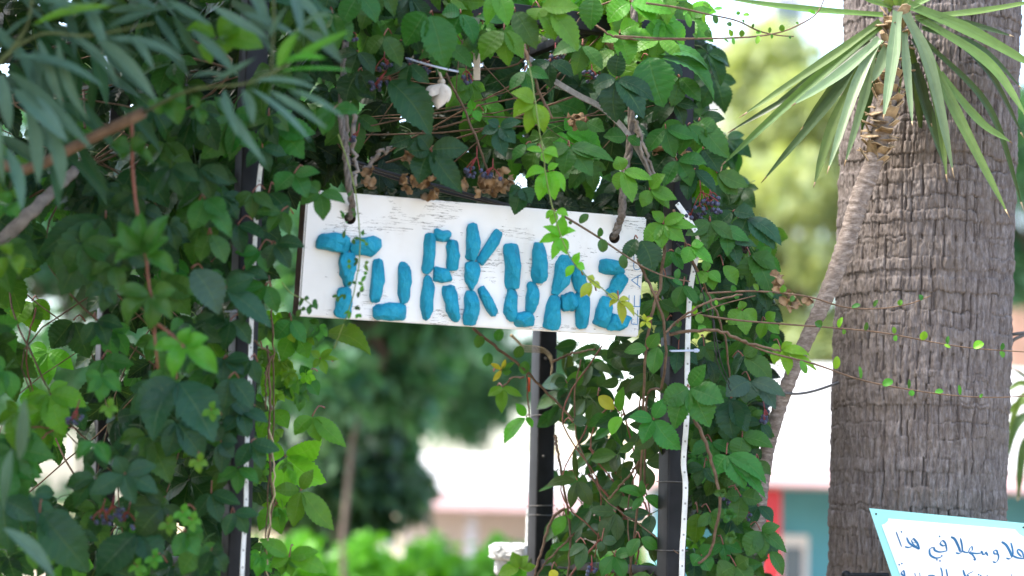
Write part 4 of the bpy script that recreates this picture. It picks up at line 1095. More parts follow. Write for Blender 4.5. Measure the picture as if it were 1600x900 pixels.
H((345, 690), [(330, 660, 26), (365, 715, 26), (345, 740, 26), (372, 690, 24)], 'blue', d=4.6)
H((290, 830), [(272, 870, 28), (310, 868, 28), (318, 830, 22)], 'mid', d=4.5)
H((330, 860), [(312, 900, 26), (352, 895, 26), (350, 860, 22)], 'dark', d=4.55)
H((320, 310), [(300, 360, 38), (352, 340, 34), (362, 372, 34)], 'mid', d=4.5)
H((330, 365), [(312, 410, 34), (352, 412, 34)], 'mid', d=4.55)
H((50, 470), [(20, 510, 34), (78, 500, 34), (55, 520, 34)], 'fresh', d=5.1, face=-.2)
H((115, 500), [(80, 545, 44), (140, 560, 44)], 'dark', d=4.9, face=.0)
H((60, 640), [(20, 690, 44), (95, 700, 44), (50, 600, 40)], 'fresh', d=5.1, face=-.2)
H((500, 300), [(470, 320, 26), (505, 345, 28), (540, 318, 22), (480, 285, 22)], 'mid', d=4.7)
H((460, 270), [(430, 300, 34), (480, 310, 32), (500, 270, 30)], 'mid', d=4.68)
H((420, 300), [(400, 345, 34), (450, 340, 32)], 'dark', d=4.7)
for x, y in ((262, 818), (285, 800), (240, 870), (300, 812), (215, 885), (330, 640), (310, 720), (170, 635)):
    H((x, y), [(x - 15, y + 10, 12), (x + 15, y + 8, 12), (x + 3, y + 20, 12), (x + 6, y - 14, 11)], 'fresh', d=4.45)
for x, y, k in ((395, 300, 'mid'), (372, 350, 'dark'), (405, 390, 'mid'), (380, 420, 'blue'), (360, 500, 'dark'), (392, 560, 'dark'), (430, 380, 'dark'), (440, 330, 'mid'), (350, 560, 'blue'), (330, 770, 'dark'), (360, 620, 'blue'), (366, 800, 'dark'), (300, 640, 'dark'), (415, 445, 'mid'), (388, 470, 'dark'), (378, 640, 'blue'), (392, 690, 'dark'), (372, 730, 'mid'), (150, 500, 'dark'), (160, 560, 'mid'), (150, 700, 'dark')):
    a = random.uniform(-.6, .6); l = random.uniform(38, 52)
    H((x, y), [(x + l * math.sin(a + f), y + l * math.cos(a + f), l * .55) for f in (-.9, 0, .9)], k, d=4.66)
vines(lf, [[(-20, 400, 4.6), (30, 350, 4.6), (75, 305, 4.65), (120, 265, 4.7)]], .016, 'grey_wood', 20, 6)
vines(lf, [[(random.uniform(0, 380), random.uniform(-50, 200), random.uniform(4.7, 5.2))] + [(random.uniform(-20, 390), 150 + 230 * k + random.uniform(-60, 60), random.uniform(4.7, 5.2)) for k in (0, 1, 2, 3)] for _ in range(11)], (.0015, .003), 'stem', 30, 8)
vines(lf, [[(30, 720, 4.6), (70, 680, 4.6), (120, 650, 4.65)], [(0, 660, 4.6), (60, 668, 4.6), (120, 668, 4.65)], [(55, 480, 4.9), (40, 560, 4.9), (60, 640, 4.9)]], .002, 'red_stem', 16, 4)
for i, (x, y) in enumerate(((175, 790), (200, 800), (160, 795), (120, 640))): berries(lf, x, y, 4.5, 8, 20, 70 + i)

# strand of translucent fresh leaves inside the left post
st = root('creeper_strand', 'strand of backlit fresh green creeper leaves hanging inside the left post', 'vine')
H = lambda *a, **k: hero(st, *a, **k)
H((445, 713), [(503, 686, 40), (510, 754, 44), (440, 795, 40), (412, 690, 34)], 'young', d=4.98, face=-.2)
H((470, 766), [(426, 765, 26), (490, 733, 20), (458, 824, 32), (522, 829, 38)], 'fresh', d=4.88, face=.5)
H((452, 870), [(421, 888, 24), (499, 862, 26), (512, 896, 30), (404, 842, 26)], 'fresh', d=4.86, face=.5)
H((488, 650), [(541, 699, 34), (500, 690, 26), (460, 680, 26)], 'fresh', d=4.92)
H((502, 520), [(580, 556, 40)], 'fresh', d=5.0, arch=.4, face=.9)
H((460, 520), [(440, 565, 30), (482, 560, 30)], 'fresh', d=5.0, face=-.1)
H((440, 580), [(410, 620, 36), (462, 628, 40), (450, 560, 26)], 'fresh', d=5.05, face=-.2)
H((480, 590), [(460, 620, 24), (498, 618, 22), (470, 570, 18)], 'mid', d=4.95)
H((500, 560), [(520, 545, 12), (530, 562, 10), (510, 585, 14), (490, 575, 14), (485, 548, 12)], 'fresh', d=4.92)
H((455, 500), [(430, 530, 28), (478, 536, 26)], 'mid', d=4.85)
H((425, 640), [(405, 690, 30), (450, 670, 28)], 'fresh', d=5.0)
H((430, 790), [(405, 830, 24), (440, 835, 26)], 'fresh', d=4.95)
H((410, 545), [(398, 590, 24), (430, 580, 26)], 'fresh', d=5.05, face=-.2)
scatter(st, [(400, 480), (500, 500), (500, 580), (455, 640), (450, 900), (395, 940), (400, 600)], 34, lambda x: (4.85, 5.05), TC, (20, 36), ('fresh', 'mid', 'fresh', 'young'))
vines(st, [[(420, 430, 4.84), (425, 520, 4.84), (428, 600, 4.86), (425, 700, 4.86), (418, 800, 4.86), (410, 960, 4.86)], [(418, 540, 4.85), (422, 640, 4.85), (420, 690, 4.85), (424, 800, 4.86), (405, 900, 4.86)], [(372, 482, 4.72), (395, 530, 4.76), (425, 552, 4.82)], [(425, 555, 4.84), (415, 590, 4.84), (416, 640, 4.85)]], (.0018, .0032), 'stem', 30, 6)
vines(st, [[(420, 660, 4.85), (430, 760, 4.84), (415, 850, 4.85), (420, 960, 4.85)]], .0022, 'twine', 30, 10)

# fine small-leaved twigs hanging in front of the T
tg = root('fine_vine', 'thin vine with tiny leaves hanging in front of the letter T', 'vine')
vines(tg, [[(528, 210, 4.72), (548, 270, 4.72), (560, 340, 4.73), (562, 400, 4.73), (552, 460, 4.73), (536, 510, 4.74), (522, 545, 4.76)]], .0016, 'green_stem', 30, 2)
for x, y, k in ((548, 300, 0), (538, 360, 1), (552, 372, 0), (566, 360, 1), (572, 378, 0), (545, 412, 1), (560, 408, 0), (570, 412, 1), (572, 430, 0), (568, 446, 1), (562, 455, 0), (540, 460, 1), (528, 462, 0), (556, 478, 1), (560, 490, 0), (548, 486, 1), (545, 500, 0), (555, 330, 1), (535, 330, 0), (550, 440, 1)):
    hero(tg, (x, y), [(x + random.uniform(-9, 9), y + random.uniform(6, 14), 6), (x + random.uniform(-12, 12), y + random.uniform(-8, 8), 6)], random.choice(('mid', 'olive', 'fresh')), d=4.72, kind='ovate', mat='smooth_leaf', stalk=False)
for (x, y) in ((475, 465), (482, 478), (470, 482), (488, 470)):
    hero(tg, (x, y), [(x + random.uniform(-8, 8), y + 14, 9), (x + 8, y + 2, 8)], 'mid', d=4.72, kind='ovate', mat='smooth_leaf', stalk=False)
vines(tg, [[(440, 440, 4.7), (455, 458, 4.7), (476, 468, 4.72), (492, 482, 4.72)]], .0014, 'green_stem', 16, 1)

# shoot of cupped leaves hanging in front of the left side, nearer to the lens
ns = root('cupped_shoot', 'reddish stem with cupped green leaves hanging before the left dark foliage', 'vine')
vines(ns, [[(205, 180, 4.3), (208, 270, 4.3), (216, 340, 4.3), (228, 405, 4.3), (238, 480, 4.3), (247, 575, 4.3)], [(238, 500, 4.3), (265, 520, 4.29), (287, 542, 4.28)]], .0034, 'red_stem', 30, 3)
C = lambda j, tips, c='fresh': hero(ns, j, tips, c, d=4.28, kind='ovate', arch=.5, fold=.55, face=.5, stalk=False)
C((226, 398), [(186, 345, 30), (222, 330, 28), (264, 335, 24), (166, 378, 22), (178, 412, 26), (272, 428, 30), (265, 372, 32), (228, 372, 30)], 'mid')
C((236, 462), [(180, 458, 28), (276, 452, 26), (200, 512, 32), (234, 516, 28), (270, 500, 24)], 'mid')
C((287, 540), [(240, 546, 24), (326, 528, 24), (270, 590, 28), (340, 584, 34), (298, 512, 22)], 'fresh')
C((205, 235), [(172, 225, 30), (228, 222, 26), (190, 250, 18), (240, 258, 18)], 'mid')
C((340, 60), [(290, 48, 26), (345, 90, 40), (412, 75, 50), (330, 100, 34), (378, 40, 40)], 'fresh')
C((255, 150), [(250, 180, 36), (290, 165, 30), (280, 195, 34)], 'mid')
C((310, 170), [(316, 195, 18), (300, 150, 16)], 'mid')
C((10, 320), [(28, 340, 30), (-5, 345, 30), (18, 300, 24)], 'mid')
C((12, 400), [(30, 430, 26), (-6, 440, 26), (20, 380, 24)], 'fresh')
C((150, 690), [(120, 720, 24), (170, 725, 24)], 'mid')

# ================================================================== oleander at the top left
ol = root('oleander_shrub', 'oleander with long narrow grey green leaves at the top left', 'shrub')
def ole(bx, by, tx, ty, w, c='oleander', d=4.05):
    B = at(bx, by, d); T = at(tx, ty, d + random.uniform(-.08, .04)); mb = MB()
    leaflet(mb, Vector((0, 0, 0)), T - B, w * mm(d), TOCAM * .8 + UP * random.uniform(.3, 1.2) + CRT * random.uniform(-.3, .3), random.uniform(.04, .16), random.uniform(.15, .4), 'lance', rows=14)
    o = mb.obj('leaf', M['oleander'], ol); o.location = B; o.color = tone(c)
for a in ((170,60,290,97,17), (150,60,246,160,20), (120,60,186,136,16), (15,90,162,136,22), (10,110,146,236,28), (20,140,106,222,30), (2,115,16,205,22), (0,190,6,288,16), (50,40,176,10,15,'fresh'), (165,45,252,16,18,'grey'),
          (455,92,546,48,19,'fresh'), (440,110,552,111,11,'fresh'), (388,128,500,141,11), (390,138,486,222,15), (420,142,512,202,14), (340,150,416,258,15), (435,106,468,48,22,'fresh'), (380,140,395,194,18), (300,120,352,118,14), (440,100,510,92,14,'fresh'),
          (5,825,86,905,26), (20,700,5,800,24), (30,720,38,620,20), (60,60,100,170,18), (90,62,140,190,16), (200,55,240,110,14), (330,10,420,60,16), (380,20,470,62,15), (260,0,330,40,18), (420,60,450,10,16), (330,130,400,90,14), (60,0,130,20,18), (5,60,60,20,18), (-10,40,30,90,20),
          (40,160,60,290,22), (70,190,96,300,24), (10,230,34,330,20), (350,140,372,215,15), (450,140,540,186,12), (310,60,360,110,18), (455,60,520,20,14), (150,20,210,-20,18), (110,50,170,110,14)):
    ole(*a)
for _ in range(46):
    x, y = random.uniform(-30, 470), random.uniform(-120, 60); a = random.uniform(-.4, 1.5); l = random.uniform(80, 130)
    ole(x, y, x + l * math.cos(a), y + l * math.sin(a) * .8, random.uniform(14, 22), random.choice(('oleander', 'blue', 'grey', 'grey')), random.uniform(4.05, 4.4))
for _ in range(30):
    x, y = random.uniform(-30, 200), random.uniform(20, 260); a = random.uniform(.3, 1.8); l = random.uniform(80, 130)
    ole(x, y, x + l * math.cos(a), y + l * math.sin(a), random.uniform(16, 24), random.choice(('blue', 'dark', 'grey')), random.uniform(4.2, 4.5))
n = 3700; q_ = rng.uniform(0, 1, (n, 3))  # unseen oleander leaves added overhead and at left to shade the creeper
pos = np.stack([-2.3 + 1.95 * q_[:, 0], 3.3 + 1.5 * q_[:, 1], 2.86 + .7 * q_[:, 2] + .12 * np.sin(q_[:, 0] * 17)], 1)
n2 = 3800; q2 = rng.uniform(0, 1, (n2, 3))
pos2 = np.stack([-2.5 + 1.05 * q2[:, 0] ** .8 - .05 * q2[:, 1], 3.3 + 1.6 * q2[:, 1], .5 + 2.2 * q2[:, 2]], 1)
M['shade_canopy'] = far_leaf_mat('shade_canopy_leaf', (.022, .055, .034), (.045, .09, .055), .2)
tag(leaf_cloud('foliage', np.concatenate([pos, pos2]), .15, M['shade_canopy'], ol, 77), kind='stuff')
def obr(pts, r0): 
    P = spline([at(x, y, d) for x, y, d in pts], 24); MB().tube(P, [r0 * (1 - .5 * i / 24) for i in range(24)], 7).obj('branch', M['olive_stem'], ol)
obr([(-60, 300, 4.1), (-10, 120, 4.06), (20, 75, 4.05), (45, 30, 4.05), (55, -60, 4.05)], .0045)
obr([(20, 75, 4.05), (70, 52, 4.05), (140, 55, 4.05), (240, 36, 4.04)], .0032)
obr([(225, 175, 4.2), (300, 140, 4.07), (385, 130, 4.05), (440, 105, 4.05), (470, 80, 4.04)], .0032)
obr([(425, -60, 4.06), (428, 30, 4.05), (424, 110, 4.05)], .003)
P = [Vector((at(-300, 600, 4.1).x, at(-300, 600, 4.1).y, 0)), at(-260, 500, 4.1), at(-120, 380, 4.1), at(-60, 300, 4.1)]
MB().tube(spline(P, 20), .014, 8).obj('trunk', M['stem'], ol)
P = [Vector((at(-300, 600, 4.25).x, at(-300, 600, 4.25).y, 0)), at(-200, 420, 4.25), at(60, 260, 4.24), at(225, 175, 4.2)]
MB().tube(spline(P, 20), .010, 8).obj('trunk', M['stem'], ol)

# ================================================================== trailing shoots with paired round leaves
def trailing(label, pts, leaves, d0, d1, rad=.0024, mat='stem', cols=('young', 'fresh', 'fresh', 'mid')):
    t = root('trailing_shoot', label, 'vine', 'trailing shoots with small paired leaves')
    x0, x1 = pts[0][0], pts[-1][0]
    dep = lambda x: d0 + (d1 - d0) * (x - x0) / (x1 - x0)
    P = spline([at(x, y, dep(x)) for x, y in pts], 60)
    MB().tube(P, [rad * (1 - .5 * i / 60) for i in range(60)], 6).obj('stem', M[mat], t)
    for l in leaves:
        x, y, tx, ty, w = l[:5]
        f_ = random.uniform(.75, 1.25)
        hero(t, (x, y), [(x + (tx - x) * f_, y + (ty - y) * f_, w * f_ * random.uniform(.75, 1.05))], random.choice(cols), d=dep(x) - .004, kind='round', mat='smooth_leaf', stalk=False, fold=.3, arch=.1)
    return t
trailing('leafy shoot crossing the palm trunk just under the yucca, the upper one', [(1105, 458), (1180, 455), (1260, 463), (1320, 480), (1375, 482), (1420, 475), (1455, 462)],
         [(1185, 455, 1178, 445, 10), (1200, 456, 1210, 466, 10), (1330, 481, 1345, 476, 9), (1365, 480, 1372, 468, 9), (1405, 478, 1408, 468, 8), (1440, 470, 1437, 462, 7), (1220, 458, 1225, 446, 10), (1150, 455, 1142, 444, 12), (1240, 461, 1236, 470, 8)], 5.05, 5.2)
trailing('leafy shoot crossing the middle of the palm trunk and reaching the photo\'s right edge', [(1080, 490), (1150, 500), (1220, 506), (1300, 512), (1380, 520), (1460, 535), (1530, 545), (1640, 552)],
         [(1310, 513, 1316, 496, 9), (1318, 514, 1318, 524, 9), (1352, 517, 1355, 501, 10), (1398, 522, 1396, 508, 9), (1400, 523, 1399, 535, 8), (1440, 532, 1445, 519, 12), (1480, 538, 1482, 524, 8), (1475, 538, 1487, 545, 10), (1520, 544, 1535, 537, 12), (1565, 548, 1567, 536, 8), (1563, 548, 1567, 560, 10), (1285, 510, 1272, 503, 14)], 5.05, 5.25)
trailing('leafy shoot crossing the palm trunk lowest of the three', [(1140, 525), (1200, 550), (1270, 568), (1340, 592), (1400, 605), (1480, 617), (1560, 621), (1640, 615)],
         [(1305, 578, 1308, 557, 12), (1345, 593, 1342, 570, 9), (1378, 602, 1394, 596, 14), (1420, 608, 1421, 587, 7), (1425, 609, 1424, 618, 9), (1460, 613, 1477, 611, 13), (1500, 618, 1498, 600, 9), (1535, 620, 1531, 617, 8), (1250, 562, 1258, 580, 12)], 5.05, 5.25)
trailing('leafy shoot reaching right from the top of the arch towards the yucca, lower one', [(960, 56), (1040, 60), (1120, 60), (1180, 57), (1220, 50), (1250, 38), (1275, 22), (1287, 0), (1290, -20)],
         [(1108, 59, 1106, 48, 11), (1158, 58, 1160, 43, 13), (1130, 60, 1140, 68, 7), (1143, 58, 1140, 47, 6), (1186, 55, 1183, 66, 7), (1205, 53, 1206, 61, 6), (1222, 50, 1222, 38, 12), (1248, 38, 1243, 34, 5), (1275, 22, 1264, 16, 6), (1090, 60, 1082, 52, 8), (1145, 58, 1147, 70, 6)], 4.95, 5.15)
trailing('leafy shoot reaching right from the top of the arch, upper one with denser leaves', [(1010, 5), (1060, 12), (1100, 21), (1150, 32), (1185, 48), (1215, 55), (1240, 57)],
         [(1074, 17, 1066, 26, 10), (1080, 18, 1085, 30, 9), (1072, 19, 1078, 42, 10), (1100, 21, 1101, 38, 9), (1116, 22, 1119, 36, 10), (1104, 16, 1094, 8, 10), (1115, 14, 1128, 13, 7), (1108, 12, 1100, 6, 8), (1155, 24, 1152, 18, 7), (1160, 24, 1173, 23, 8), (1160, 30, 1163, 36, 5), (1176, 44, 1178, 36, 6), (1190, 50, 1180, 52, 9), (1135, 36, 1142, 40, 9), (1202, 52, 1203, 42, 6), (1232, 57, 1236, 60, 6), (1140, 46, 1144, 55, 7)], 4.95, 5.15)
trailing('thin dark shoot with round leaves crossing the right end of the sign', [(878, 336), (905, 352), (940, 374), (975, 398), (1003, 416), (1040, 432), (1078, 440)],
         [(905, 350, 917, 337, 12), (936, 371, 939, 351, 15), (939, 372, 942, 391, 16), (972, 397, 976, 420, 16), (1058, 438, 1060, 421, 12), (1050, 436, 1066, 446, 14), (893, 346, 890, 350, 8)], 4.95, 5.03, .0026, 'stem', ('mid', 'mid'))
trailing('short shoot with round leaves running across the right post below the sign', [(1040, 520), (1060, 500), (1090, 490), (1130, 475), (1180, 462)],
         [(1062, 500, 1060, 512, 12), (1086, 492, 1084, 480, 10), (1090, 490, 1095, 503, 12), (1102, 487, 1098, 482, 12), (1120, 478, 1118, 466, 10), (1128, 476, 1130, 488, 9), (1150, 468, 1152, 457, 12), (1092, 508, 1098, 518, 14), (1085, 520, 1090, 530, 12)], 5.03, 5.1)

# ================================================================== palm
palm = root('palm_tree', 'thick grey brown palm trunk with cracked ringed bark', 'palm tree')
PD = 5.62
pb = at(1431, 880, PD); pt = at(1455, 20, PD)
lean = (pt - pb) / (pt.z - pb.z)
r0 = 132 * mm(PD)
zs = np.concatenate([np.arange(-.05, 1.30, .05), np.arange(1.30, 3.0, .0028), np.arange(3.0, 6.2, .06)])
th = np.concatenate([np.linspace(0, np.pi, 110, endpoint=False), np.linspace(np.pi, 2 * np.pi, 470, endpoint=False)]); NT = len(th)
TH, ZZ = np.meshgrid(th, zs)
g2 = np.random.default_rng(3)
def vnoise(u, v, su, sv, seed):
    r = np.random.default_rng(seed); G = r.uniform(-1, 1, (256, 256))
    nu = max(1, int(round(2 * np.pi * su))); uu = (u / (2 * np.pi) * nu); vv = v * sv + 50
    i = np.floor(uu).astype(int); j = np.floor(vv).astype(int); fu = uu - i; fv = vv - j
    fu = fu * fu * (3 - 2 * fu); fv = fv * fv * (3 - 2 * fv)
    i0 = (i % nu) % 256; i1 = ((i + 1) % nu) % 256; j0 = j % 256; j1 = (j + 1) % 256
    return (G[i0, j0] * (1 - fu) + G[i1, j0] * fu) * (1 - fv) + (G[i0, j1] * (1 - fu) + G[i1, j1] * fu) * fv
zw = ZZ + .008 * vnoise(TH, ZZ, 2.5, 5, 1) + .005 * vnoise(TH, ZZ, 14, 20, 2)
bounds = np.cumsum(g2.uniform(.010, .044, 300)) - .2
row = np.searchsorted(bounds, zw)
dr = np.minimum(np.abs(zw - bounds[np.clip(row - 1, 0, 299)]), np.abs(zw - bounds[np.clip(row, 0, 299)]))
nf = 74                               # fissures run up the trunk and shift a little from ring to ring
basea = (np.arange(nf) + g2.uniform(-.38, .38, nf)) / nf * 2 * np.pi
sh = np.cumsum(g2.normal(0, .007, (310, nf)), 0) * .6 + g2.normal(0, .006, (310, nf)); on = (g2.uniform(0, 1, (310, nf)) < .74) * g2.uniform(.12, 1.0, (310, nf)) ** 1.3
thw = TH + .012 * vnoise(TH, ZZ, 3, 14, 4) + .008 * vnoise(TH, ZZ, 20, 60, 5)
best = np.zeros_like(TH)
for k in range(nf):
    a = basea[k] + sh[row, k]; dd = np.abs((thw - a + np.pi) % (2 * np.pi) - np.pi) * r0
    best = np.maximum(best, np.exp(-(dd / .0018) ** 2) * on[row, k])
rowdeep = g2.uniform(.05, 1, 310) ** 1.6
hcr = np.exp(-(dr / .0016) ** 2) * rowdeep[row] * np.clip(.6 + .8 * vnoise(TH, ZZ, 5, 12, 6), 0, 1)
celloff = g2.normal(0, .0014, (310,))[row] + .0013 * vnoise(TH, ZZ, 9, 22, 7) + .0016 * vnoise(TH, ZZ, 46, 40, 8) + .0011 * vnoise(TH, ZZ, 80, 160, 9)
rough_low = np.clip((1.62 - ZZ) / .12, 0, 1)                                   # shaggier fibres low down
fib = .0009 * vnoise(TH, ZZ, 110, 120, 31) + vnoise(TH + .01 * vnoise(TH, ZZ, 6, 20, 21), ZZ, 38, 22, 22) * .002 + vnoise(TH, ZZ, 75, 55, 23) * .0016 + vnoise(TH, ZZ, 18, 90, 24) * .0008
hgt = celloff + fib - .010 * best - .0065 * hcr + rough_low * .003 * vnoise(TH, ZZ, 60, 30, 12) + .004 * vnoise(TH, ZZ, 1.5, 2.5, 10)
rad = r0 * (1 + .03 * np.sin((ZZ - 1.3) * 1.4)) + hgt
cx = pb.x + (ZZ - pb.z) * lean.x; cy = pb.y + (ZZ - pb.z) * lean.y
V = np.stack([cx + rad * np.cos(TH), cy + rad * np.sin(TH), ZZ], -1).reshape(-1, 3).astype(np.float32)
nr = len(zs); ii = np.arange(nr - 1)[:, None] * NT; kk = np.arange(NT)[None, :]; k2 = (kk + 1) % NT
Fq = np.stack([ii + kk, ii + k2, ii + NT + k2, ii + NT + kk], -1).reshape(-1, 4).astype(np.int32)
me = bpy.data.meshes.new('trunk'); me.vertices.add(len(V)); me.loops.add(Fq.size); me.polygons.add(len(Fq))
me.vertices.foreach_set('co', V.ravel()); me.loops.foreach_set('vertex_index', Fq.ravel()); me.polygons.foreach_set('loop_start', np.arange(0, Fq.size, 4, dtype=np.int32)); me.update()
me.polygons.foreach_set('use_smooth', np.ones(len(Fq), dtype=bool))
ac = me.attributes.new('crack', 'FLOAT', 'POINT'); ac.data.foreach_set('value', np.clip(best + .7 * hcr, 0, 1).astype(np.float32).ravel())
me.materials.append(M['bark']); link(bpy.data.objects.new('trunk', me), palm)

# ================================================================== yucca in front of the palm
yu = root('yucca_plant', 'yucca with sword leaves on a slim leaning trunk before the palm', 'yucca')
YD = 5.3
ty = [(1150, 1500, 5.42), (1180, 900, 5.42), (1192, 745, 5.42), (1212, 655, 5.4), (1245, 565, 5.38), (1292, 460, 5.35), (1325, 370, 5.33), (1345, 305, 5.32), (1366, 250, 5.31), (1380, 190, 5.3), (1390, 120, 5.3), (1398, 50, 5.3), (1402, 10, 5.3)]
P = spline([at(*q) for q in ty], 240)
P[0].z = -.05
rr = []
for i in range(240):
    t = i / 239; base_r = np.interp(t * 12, range(13), [15, 12.5, 11.5, 11.2, 11.2, 13, 14.5, 15.2, 14.5, 16, 16, 13, 9]) * mm(5.33)
    rr.append(base_r * (1 + .045 * math.sin(i * 2.1) + random.uniform(-.05, .05)))
MB().tube(P, rr, 18).obj('trunk', M['yucca_bark'], yu)
for k in range(84):                                   # dry leaf bases round the upper trunk
    t = .66 + .30 * (k / 84); c = P[int(t * 239)]; tg_ = (P[min(int(t * 239) + 2, 239)] - P[int(t * 239) - 2]).normalized()
    an = k * 2.4; a = tg_.orthogonal().normalized(); dirn = (Matrix.Rotation(an, 3, tg_) @ a)
    rb = rr[int(t * 239)]; L_ = random.uniform(16, 28) * mm(5.3); w_ = random.uniform(17, 26) * mm(5.3)
    b = MB(); B = dirn * rb * .75; T = B + (dirn * random.uniform(.35, .7) + tg_ * random.uniform(-.2, .9)).normalized() * L_
    s_ = tg_.cross(dirn); th_ = .0022
    q = [B - s_ * w_ / 2, B + s_ * w_ / 2, T + s_ * w_ * .36, T + tg_ * random.uniform(-.002, .004), T - s_ * w_ * .36]
    nn_ = (T - B).cross(s_).normalized() * th_
    b.add(q + [x + nn_ for x in q], [(0, 1, 2, 3, 4), (9, 8, 7, 6, 5), (0, 5, 6, 1), (1, 6, 7, 2), (2, 7, 8, 3), (3, 8, 9, 4), (4, 9, 5, 0)])
    o = b.obj('leaf_base', M['leaf_base'], yu, False); o.location = c
CY = at(1398, 40, YD)
def sword(parent, bx, by, tx, ty_, w, d=YD, dt=0.0, sag=.10, col='yl', mid=None, nrm=None):
    B = at(bx, by, d); T = at(tx, ty_, d + dt); ax = T - B; L = ax.length; t = ax / L
    if mid is None:
        Mp = (B + T) / 2 + UP * sag * L * .6
    else: Mp = at(mid[0], mid[1], d + dt * .4)
    n = (nrm if nrm else (TOCAM + UP * .5 + CRT * random.uniform(-.3, .3)))
    mb = MB(); rows = 20; vs = []; uv = []
    Pc = spline([B, Mp, T], rows + 1)
    for i, q in enumerate(Pc):
        v = i / rows; tt = (Pc[min(i + 1, rows)] - Pc[max(i - 1, 0)]).normalized(); n_ = (n - tt * n.dot(tt)).normalized(); s = tt.cross(n_)
        hw = w * .86 * mm(d) / 2 * (np.interp(v, [0, .12, .45, .8, 1], [.75, .7, 1, .62, .02]))
        for u in (-1, -.5, 0, .5, 1):
            vs.append(q - B + s * (u * hw) + n_ * (abs(u) * hw * .42)); uv.append(((u + 1) / 2, v))
    mb.add(vs, [(i * 5 + k, i * 5 + k + 1, i * 5 + 6 + k, i * 5 + 5 + k) for i in range(rows) for k in range(4)], uv)
    o = mb.obj('leaf', M['yucca'], parent); o.location = B
    c = {'yl': (.095, .165, .045), 'dk': (.042, .078, .030), 'pl': (.15, .21, .11)}[col]
    f = random.uniform(.85, 1.15); o.color = (c[0] * f, c[1] * f, c[2] * f, 1)
    tip = MB(); tip.tube([T - B - (T - Pc[-2]) * .9, T - B], [.0022, .0006], 5); tip.obj('tip', M['leaf_base'], o)
SW = [(1380, 24, 1125, -3, 15, 'yl', (1250, 14)), (1376, 34, 1155, 184, 18, 'yl', (1290, 95)), (1376, 40, 1121, 264, 20, 'yl', (1262, 135)), (1368, 55, 1136, 208, 16, 'dk', (1270, 130)),
      (1376, 62, 1236, 166, 22, 'pl', (1310, 118)), (1350, 90, 1189, 286, 20, 'dk', (1285, 175)), (1346, 105, 1271, 293, 22, 'yl', (1300, 200)), (1372, 62, 1292, 272, 22, 'pl', (1336, 140)),
      (1366, 74, 1319, 260, 18, 'pl', (1350, 150)), (1402, 18, 1380, 188, 25, 'pl', (1394, 90)), (1412, 50, 1426, 198, 18, 'pl', (1416, 110)), (1386, 72, 1362, 130, 24, 'pl', (1378, 95)),
      (1414, 22, 1491, 278, 26, 'pl', (1452, 105)), (1428, 48, 1480, 285, 20, 'yl', (1462, 150)), (1428, 100, 1456, 198, 22, 'dk', (1440, 140)), (1440, 66, 1578, 341, 22, 'yl', (1500, 190)),
      (1436, 28, 1606, 185, 20, 'yl', (1545, 100)), (1418, 8, 1640, 118, 26, 'yl', (1520, 52)), (1480, 52, 1600, 216, 16, 'dk', (1545, 115)), (1468, 115, 1582, 224, 18, 'yl', (1530, 190)),
      (1438, 34, 1584, 57, 16, 'dk', (1510, 38)), (1430, 28, 1640, -2, 14, 'yl', (1530, 18)), (1396, 12, 1300, -40, 18, 'yl', (1350, -4)), (1402, 14, 1410, -120, 22, 'yl', (1404, -50)),
      (1406, 14, 1470, -90, 20, 'yl', (1440, -40)), (1394, 16, 1340, -110, 20, 'yl', (1370, -40)), (1412, 18, 1560, -60, 18, 'yl', (1480, -20)), (1440, 60, 1600, 330, 14, 'dk', (1545, 170)),
      (1420, 70, 1440, 215, 20, 'dk', (1432, 130)), (1362, 66, 1250, 205, 18, 'dk', (1310, 125)), (1426, 60, 1530, 250, 18, 'dk', (1476, 140)), (1376, 66, 1345, 210, 20, 'dk', (1362, 130)),
      (1424, 100, 1480, 270, 24, 'dk', (1450, 180)), (1350, 56, 1190, 180, 12, 'dk', (1270, 118)), (1440, 44, 1598, 140, 14, 'dk', (1530, 75)), (1404, 60, 1400, 170, 16, 'dk', (1404, 110))]
for i, q in enumerate(SW):
    sword(yu, q[0], q[1], q[2], q[3], q[4], YD - (.03 if q[5] == 'pl' else (-.03 if q[5] == 'dk' else 0)), random.uniform(-.12, .04) if q[5] != 'dk' else random.uniform(.0, .12), col=q[5], mid=q[6])
# a second, farther yucca behind the palm at the photo's right edge
y2 = root('yucca_plant', 'smaller yucca with drooping leaves peeking out right of the palm trunk', 'yucca')
B0 = at(1640, 640, 6.6)
MB().tube(spline([Vector((B0.x, B0.y, -.05)), Vector((B0.x + .03, B0.y, .9)), B0], 14), .03, 10).obj('trunk', M['yucca_bark'], y2)
for q in ((1640,640,1568,615,14,(1600,600)), (1640,640,1572,680,16,(1600,620)), (1640,645,1565,742,18,(1590,660)), (1642,650,1590,785,20,(1600,700)), (1640,640,1580,575,12,(1612,598)), (1642,650,1612,800,20,(1622,720)), (1640,640,1600,540,12,(1622,580)), (1642,645,1562,655,16,(1600,628)), (1645,640,1720,700,16,(1690,640)), (1645,640,1740,620,16,(1690,600)), (1645,645,1680,790,18,(1680,700)), (1645,640,1660,540,14,(1650,590)), (1645,640,1710,560,14,(1680,590))):
    sword(y2, q[0], q[1], q[2], q[3], q[4], 6.6, random.uniform(-.1, .1), col=random.choice(('yl', 'dk')), mid=q[5])

